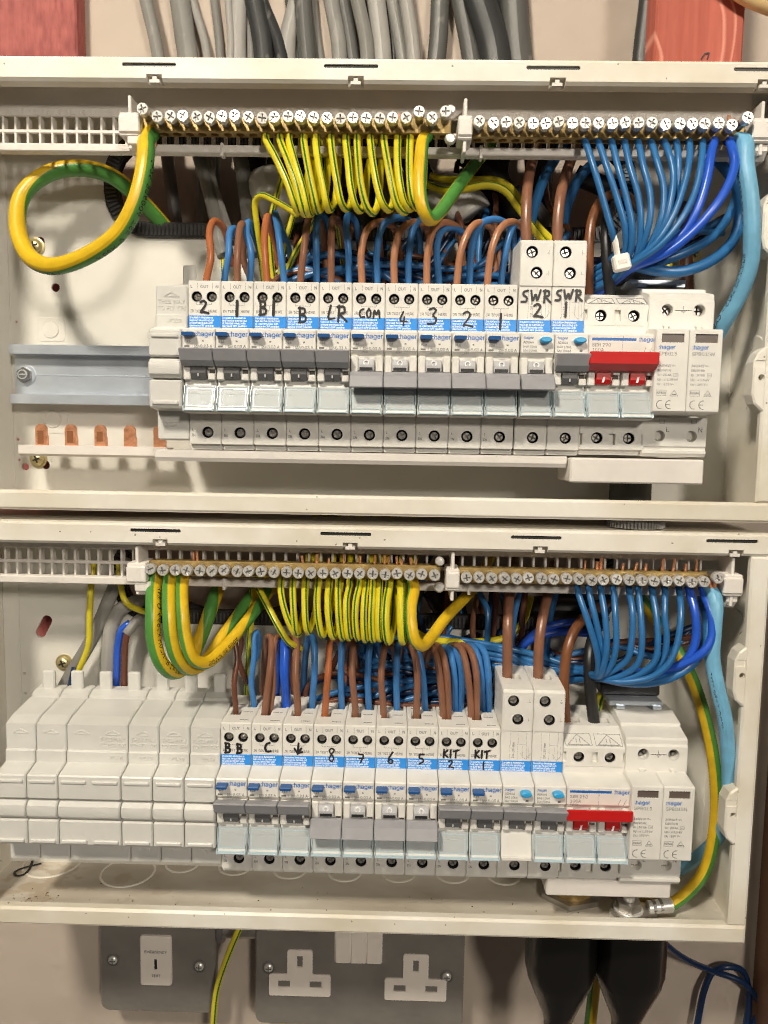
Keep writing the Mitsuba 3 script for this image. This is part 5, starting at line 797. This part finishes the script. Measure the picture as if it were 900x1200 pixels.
for i, (p, c) in enumerate(BU):
    e = np.array(p[-1]); t = [e + np.array([-6, 15, -5]), e + np.array([-30, 28, -12 - i % 4 * 3]), e + np.array([-62, 30, -12 - i % 3 * 5]), e + np.array([-95 - 12 * (i % 5), 34, -10 - i % 5 * 4]), e + np.array([-135 - 10 * (i % 4), 42, -4 + i % 3 * 8])]
    wire('neutral_wire', f'{"bright" if c == "r" else "slim"} blue wire of the upper fan, {nth(i)} from the left under the neutral bar', 'royal_wire' if c == 'r' else 'blue_wire', [(p[0][0], 11.0, 102)] + p + t, 2.3 if c == 'r' else 1.75, 'blue fan wires of the upper board', step=2.6)
wire('neutral_wire', 'thicker blue wire making the outer loop right of the upper fan', 'blue_wire', [(284.9,30.0,100.8),(289.2,26.0,94.1),(294.6,22.0,83.9),(296.1,18.0,69.3),(292.2,14.0,53.0),(280.3,10.0,41.2),(263.6,8.0,34.3),(249.4,9.0,34.8),(238.9,14.0,38.0),(229.7,26.0,37.6),(215.6,36.0,34.8),(197.8,44.0,31.2)], 2.9, None, 'cable', sides=14)
wire('neutral_wire', 'second blue wire inside the outer loop right of the upper fan', 'blue_wire', [(297.7,32.0,105.3),(298.7,28.0,90.8),(294.4,24.0,71.4),(283.6,18.0,56.1),(270.5,14.0,47.3),(255.3,14.0,40.9),(240.7,20.0,38.3),(224.7,34.0,37.3)], 2.4, None)
BL = [([(215.1,9.0,-140.1),(218.7,2.0,-152.9),(223.9,1.0,-168.4),(226.7,3.0,-178.7),(227.4,8.0,-187.5)], 'b'), ([(221.3,9.0,-140.0),(223.7,3.0,-153.1),(227.3,2.0,-167.2),(230.2,4.0,-177.4),(229.6,9.0,-187.8)], 'b'), ([(228.0,9.0,-139.8),(228.8,1.0,-152.5),(229.9,-1.0,-167.8),(229.5,1.0,-179.4),(228.2,7.0,-188.7)], 'b'), ([(235.1,9.0,-139.7),(234.4,1.0,-152.4),(235.0,-1.0,-168.6),(233.7,1.0,-178.9),(229.9,8.0,-188.5)], 'b'), ([(243.6,9.0,-139.5),(243.6,1.0,-149.3),(243.0,-2.0,-165.8),(241.5,-1.0,-176.2),(235.3,4.0,-184.1),(229.9,10.0,-189.6)], 'b'), ([(248.8,9.0,-139.4),(248.4,1.0,-152.1),(248.4,-3.0,-168.2),(246.9,-2.0,-178.2),(240.3,3.0,-186.2),(231.2,9.0,-190.8)], 'b'), ([(256.4,9.0,-139.3),(256.8,1.0,-151.9),(257.0,-3.0,-165.2),(255.8,-3.0,-176.2),(247.7,1.0,-185.4),(233.8,8.0,-190.4)], 'b'), ([(263.5,9.0,-139.1),(261.8,2.0,-152.0),(262.8,0.0,-165.9),(260.6,0.0,-178.0),(251.2,3.0,-186.9),(235.5,9.0,-191.2)], 'b'), ([(271.5,9.0,-139.0),(269.8,0.0,-150.4),(267.0,-4.0,-166.6),(263.0,-5.0,-176.4),(255.1,-2.0,-185.2),(240.9,3.0,-190.1),(231.2,9.0,-190.8)], 'b'), ([(277.2,9.0,-139.3),(278.6,2.0,-151.7),(278.9,1.0,-164.9),(276.1,2.0,-174.9),(267.7,6.0,-184.1),(250.8,12.0,-189.3),(236.0,16.0,-190.9)], 'r'), ([(284.8,9.0,-139.2),(286.4,1.0,-149.4),(286.4,-2.0,-162.0),(282.3,-3.0,-169.9),(270.8,2.0,-179.8),(252.4,10.0,-186.6),(235.9,16.0,-189.9)], 'r')]
for i, (p, c) in enumerate(BL):
    e = np.array(p[-1]); t = [e + np.array([-6, 15, -2]), e + np.array([-28, 28, 2 - i % 4 * 4]), e + np.array([-60, 30, 8 - i % 3 * 6]), e + np.array([-90 - 12 * (i % 5), 36, 10 - i % 5 * 5]), e + np.array([-130 - 10 * (i % 4), 44, 8 + i % 3 * 8])]
    wire('neutral_wire', f'{"bright" if c == "r" else "slim"} blue wire of the lower fan, {nth(i)} from the left under the neutral bar', 'royal_wire' if c == 'r' else 'blue_wire', [(p[0][0], 11.0, -136)] + p + t, 2.3 if c == 'r' else 1.8, 'blue fan wires of the lower board', step=2.6)
wire('neutral_wire', 'thicker blue wire sagging under the lower fan', 'blue_wire', [(294.1,34.0,-147.7),(293.6,22.0,-160.2),(288.7,12.0,-170.6),(280.7,6.0,-178.9),(269.5,4.0,-186.3),(256.2,6.0,-191.2),(241.8,9.0,-192.0),(231.5,14.0,-191.4),(222.9,26.0,-196.0),(210.1,36.0,-202.1)], 2.6, None, 'cable', sides=14)
for i, pts in enumerate(([(187.7,46.0,-192.4),(191.2,44.0,-182.1),(199.9,42.0,-172.4),(212.6,42.0,-167.4),(231.5,46.0,-166.4)], [(184.9,46.0,-201.7),(188.2,44.0,-186.5),(196.9,42.0,-176.7),(210.2,42.0,-172.7),(231.8,46.0,-173.8)])):
    wire('neutral_wire', f'bright blue wire arching behind the right tall brown wire of the lower board, {"upper" if i == 0 else "lower"} one', 'royal_wire', pts, 2.4, None)
# dim wires lying behind the loops
for bd, z0, ya, group in ((U, 0, (285, 330), 'dim blue wires lying behind the upper loops'), (Lo, Z1, (768, 815), 'dim blue wires lying behind the lower loops')):
    g2 = np.random.default_rng(11 if bd == U else 12)
    for i in range(34):
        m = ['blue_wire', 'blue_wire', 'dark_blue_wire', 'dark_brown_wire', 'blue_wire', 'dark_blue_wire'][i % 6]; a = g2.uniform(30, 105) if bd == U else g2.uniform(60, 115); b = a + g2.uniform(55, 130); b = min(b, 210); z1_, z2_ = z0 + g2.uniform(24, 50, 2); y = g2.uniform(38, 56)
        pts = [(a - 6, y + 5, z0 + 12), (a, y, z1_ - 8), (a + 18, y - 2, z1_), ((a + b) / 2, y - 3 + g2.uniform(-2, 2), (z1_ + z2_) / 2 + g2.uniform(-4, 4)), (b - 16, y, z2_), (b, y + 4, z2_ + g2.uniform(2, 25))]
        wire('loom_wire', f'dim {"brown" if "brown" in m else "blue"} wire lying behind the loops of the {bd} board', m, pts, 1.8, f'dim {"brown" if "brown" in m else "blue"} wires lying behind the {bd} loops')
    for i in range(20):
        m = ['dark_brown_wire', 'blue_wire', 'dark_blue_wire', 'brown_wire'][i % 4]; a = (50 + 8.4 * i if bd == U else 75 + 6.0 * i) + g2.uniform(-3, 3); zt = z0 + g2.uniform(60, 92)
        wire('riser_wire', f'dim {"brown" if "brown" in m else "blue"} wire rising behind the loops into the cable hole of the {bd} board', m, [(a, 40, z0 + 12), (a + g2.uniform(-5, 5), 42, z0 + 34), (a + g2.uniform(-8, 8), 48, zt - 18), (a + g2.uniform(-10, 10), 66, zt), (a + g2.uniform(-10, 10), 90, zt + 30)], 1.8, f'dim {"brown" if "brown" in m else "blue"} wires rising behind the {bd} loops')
for i, (pts, m, said) in enumerate((([(164.1,52.0,-149.9),(169.2,44.0,-160.3),(169.5,42.0,-175.7),(169.2,44.0,-194.9)], 'blue_wire', 'blue wire dropping left of the left tall brown wire, lower board'), ([(176.4,54.0,-149.0),(174.2,46.0,-163.3),(173.1,46.0,-178.3),(171.7,48.0,-193.4)], 'dark_brown_wire', 'dark brown wire dropping left of the left tall brown wire, lower board'), ([(190.0,50.0,-147.9),(186.2,46.0,-163.1),(185.2,46.0,-179.1),(186.2,48.0,-201.2)], 'mid_blue_wire', 'blue wire between the two tall brown wires, lower board'), ([(193.4,52.0,-148.2),(191.3,48.0,-164.5),(191.3,48.0,-180.6),(191.7,50.0,-199.0)], 'dark_brown_wire', 'dark brown wire between the two tall brown wires, lower board'), ([(211.1,46.0,-147.7),(207.7,44.0,-163.2),(206.6,44.0,-175.4),(206.5,46.0,-192.0)], 'blue_wire', 'blue wire just right of the right tall brown wire, lower board'))):
    wire('riser_wire', said, m, pts, 1.9, None)
for i in range(9):
    g2 = np.random.default_rng(40 + i); pts = [np.array(q) for q in ([(207.2,50.0,-189.4),(228.0,48.0,-195.9),(248.1,46.0,-188.4),(273.2,44.0,-184.6),(295.9,44.0,-173.5)], [(198.8,50.0,36.3),(222.2,44.0,39.3),(243.5,42.0,47.3),(270.7,44.0,55.3),(300.9,48.0,70.1)])[i % 2]]
    pts = [p + np.array([0, g2.uniform(-4, 8), g2.uniform(-8, 10)]) for p in pts]; wire('loom_wire', f'dark wire bunched behind the blue fan of the {"lower" if i % 2 == 0 else "upper"} board', ['dark_blue_wire', 'blue_wire', 'dark_brown_wire'][i % 3], pts, 1.9, f'dark wires bunched behind the {"lower" if i % 2 == 0 else "upper"} blue fan')
# black cables deep in the cable holes
for i, (pts, said, r) in enumerate((([(117.1,82.0,119.2),(128.0,80.0,100.8),(149.3,76.0,87.0),(170.2,70.0,65.3)], 'slanting behind the earth bunch of the upper board', 8), ([(151.2,78.0,119.2),(167.1,76.0,105.0),(183.0,72.0,81.2),(201.9,70.0,55.5)], 'slanting behind the tall brown wires of the upper board', 8), ([(220.3,80.0,106.8),(243.3,76.0,97.2),(269.4,76.0,96.0),(301.9,80.0,102.6)], 'lying behind the top of the upper blue fan', 6), ([(32.5,78.0,114.4),(48.7,76.0,106.3),(75.6,72.0,87.6),(97.1,68.0,64.0)], 'slanting behind the upper earth wires', 8), ([(136.4,80.0,-155.1),(150.5,76.0,-173.7),(183.6,72.0,-183.3),(211.5,74.0,-181.6)], 'curving behind the lower earth bunch', 7), ([(189.8,80.0,-168.2),(222.3,76.0,-164.9),(255.5,76.0,-168.7),(289.9,80.0,-167.8)], 'lying behind the top of the lower blue fan', 8), ([(223.1,82.0,-152.6),(255.4,74.0,-176.7),(288.0,72.0,-183.9),(306.6,76.0,-176.1)], 'curving behind the lower blue fan', 7), ([(-40.8,80.0,-164.3),(-11.0,74.0,-173.8),(22.5,74.0,-175.9),(49.9,78.0,-168.9)], 'lying behind the three earth cables of the lower board', 5))):
    wire('black_cable', f'black cable {said}', 'black_cable', pts, r, None, 'cable', sides=16)
wire('red_brown_cable', 'dark red-brown cable dropping behind the upper surge arrester', 'dark_brown_wire', [(281.3,64.0,85.0),(281.1,56.0,63.2),(281.0,50.0,42.2),(281.8,48.0,22.3)], 3.6, None, 'cable', sides=14)
wire('earth_wire', 'yellow-green wire dropping behind the upper surge arrester', 'earth_thin', [(271.6,60.0,69.0),(270.9,54.0,52.8),(270.3,50.0,37.2),(270.9,48.0,22.2)], 2.6, None, u0=.3)
# grey sheathed cables and their cores at the left of the lower enclosure, and inside the upper hole
wire('grey_cable', 'flat grey cable slanting down to the blank modules at the left of the lower enclosure', 'grey_sheath', [(-53.4,56.0,-135.0),(-60.1,50.0,-149.7),(-74.9,48.0,-184.1),(-89.4,48.0,-208.4),(-97.1,50.0,-221.9)], 2.6, None, 'cable', flat=1.6, step=6, front=(0, -1, 0))
wire('blue_core', 'short blue cores leaving the slanting grey cable by the leftmost tabs', 'dark_blue_wire', [(-85.2,46.0,-202.2),(-86.6,45.0,-209.0),(-88.2,46.0,-216.5),(-88.3,48.0,-226.6)], 2.1, None)
wire('grey_cable', 'grey cable bending down behind the third tab at the left of the lower enclosure', 'light_grey_sheath', [(-43.0,56.0,-159.3),(-48.2,52.0,-161.2),(-58.2,50.0,-166.4),(-63.0,48.0,-177.9),(-64.9,48.0,-193.1),(-66.6,50.0,-213.0)], 3.4, None, 'cable', flat=1.3)
wire('grey_cable', 'stub of pale grey sheath bending over a blue and a brown core, lower board', 'light_grey_sheath', [(-36.0,54.0,-167.4),(-41.2,50.0,-168.7),(-46.6,47.0,-171.9),(-52.4,45.0,-179.6)], 3.0, None, 'cable')
wire('core_wire', 'blue core out of the pale grey sheath at the left of the lower enclosure', 'royal_wire', [(-50.5,46.0,-173.3),(-55.0,45.0,-176.9),(-57.9,45.0,-188.3),(-59.0,46.0,-201.6),(-60.6,48.0,-216.6)], 2.1, None)
wire('core_wire', 'brown core out of the pale grey sheath at the left of the lower enclosure', 'dark_brown_wire', [(-51.3,45.0,-177.4),(-53.0,45.0,-185.0),(-54.2,46.0,-197.7),(-55.5,48.0,-220.3)], 2.0, None)
wire('grey_cable', 'grey cable ending just above the leftmost orange loop of the upper board', 'grey_sheath', [(-13.2,74.0,115.1),(-6.1,66.0,95.0),(1.4,56.0,72.3),(5.8,50.0,56.0),(8.7,46.0,47.8)], 2.8, None, 'cable', flat=1.4)
wire('grey_cable', 'grey cable slanting to the first blue loop of the upper board', 'light_grey_sheath', [(-8.9,76.0,114.9),(-1.3,68.0,92.2),(6.1,58.0,74.4),(11.9,50.0,60.5)], 2.5, None, 'cable')
wire('grey_cable', 'grey cable coming straight down behind the B1 loops of the upper board', 'grey_sheath', [(12.2,76.0,116.1),(17.4,66.0,92.7),(21.9,56.0,69.0),(24.0,50.0,48.9)], 3.6, None, 'cable', flat=1.3)
wire('blue_lead', 'dark blue lead hanging in a loose loop at the bottom right below the lower enclosure', 'dark_blue_wire', [(292.3,70.0,-386.4),(318.2,90.0,-414.7),(351.2,112.0,-440.9),(370.1,112.0,-447.6),(382.7,112.0,-460.6),(385.2,112.0,-469.9),(379.9,112.0,-484.3),(376.4,112.0,-508.1)], 2.2, None, 'cable')
wire('blue_lead', 'dark blue lead turning back under the loose loop at the bottom right', 'dark_blue_wire', [(338.6,112.0,-502.5),(341.0,112.0,-478.7),(344.5,112.0,-453.8),(350.8,114.0,-441.7),(358.3,112.0,-436.7),(370.5,114.0,-439.8),(377.1,116.0,-451.8),(377.0,112.0,-467.5),(373.5,112.0,-501.4)], 2.3, None, 'cable')
# cable ties and the paper sleeve
tie = thing('cable_tie', 'white cable tie gathering the blue fan of the upper board', 'cable tie')
c = np.array((228.2,-1.0,36.4)); m = bx(-4.4, 4.4, -2.8, 2.8, -4.2, 4.2, 1.0); m.apply_transform(trimesh.transformations.rotation_matrix(math.radians(-14), [0, 1, 0])); m.apply_translation(c); part(tie, 'head', m, 'tie_white')
m = bx(-2.4, 2.4, -3.1, -2.5, -1.2, 1.2, .2); m.apply_transform(trimesh.transformations.rotation_matrix(math.radians(-14), [0, 1, 0])); m.apply_translation(c); part(tie, 'pawl', m, 'carrier_plastic')
a, b = (227.1,2.0,39.6), (224.5,8.0,55.1); st, _ = tube([c + [0, 2, 0], a, (np.array(a) + b) / 2 + [0, -2, 0], b, np.array(b) + [3, 12, 4]], .7, 10, flat=3.2, front=(-1, -.4, 0)); part(tie, 'strap', st, 'tie_white', True)
for i, (pts, said) in enumerate((([(30.7,64.0,99.7),(34.5,60.0,87.1),(41.3,56.0,75.2),(44.6,54.0,68.8)], 'behind the left end of the upper earth bunch'), ([(133.8,56.0,76.2),(142.7,58.0,89.1),(150.6,60.0,84.4),(156.4,60.0,76.6)], 'behind the right end of the upper earth bunch'))):
    m, _ = tube(pts, 9, 14, flat=1.3); v = np.array(m.vertices) * 1.0; v += (meshkit.fbm(v / 5.0, 3) - .5)[:, None] * np.array([2.5, 2.5, 2.5]); m = trimesh.Trimesh(v, m.faces, process=False)
    solo('plastic_sleeve', f'crumpled pale plastic sleeve {said}', 'sleeve', m, 'blank_white', True)
# bare copper ends poking out of the bars
for board, zt, xs_, keyname in ((U, 111.5, [58, 110, 112, 116.5, 284.5, 286.5], 'earth_bar'), (Lo, -127.2, [-1, 1, 61, 68, 75, 84, 93, 101, 107, 109, 114, 116, 122, 124, 219, 226, 228, 240, 247, 253, 262, 268, 275, 281], 'neutral_bar_001')):
    for x in xs_:
        h = rng.uniform(2.5, 6.0) if board == Lo else rng.uniform(2, 4.5); part(keyname, 'bare_end', cyl((x, 11, zt - 3), (x + rng.uniform(-1, 1), 10.2, zt + h), rng.uniform(.55, 1.0), 8), 'copper')
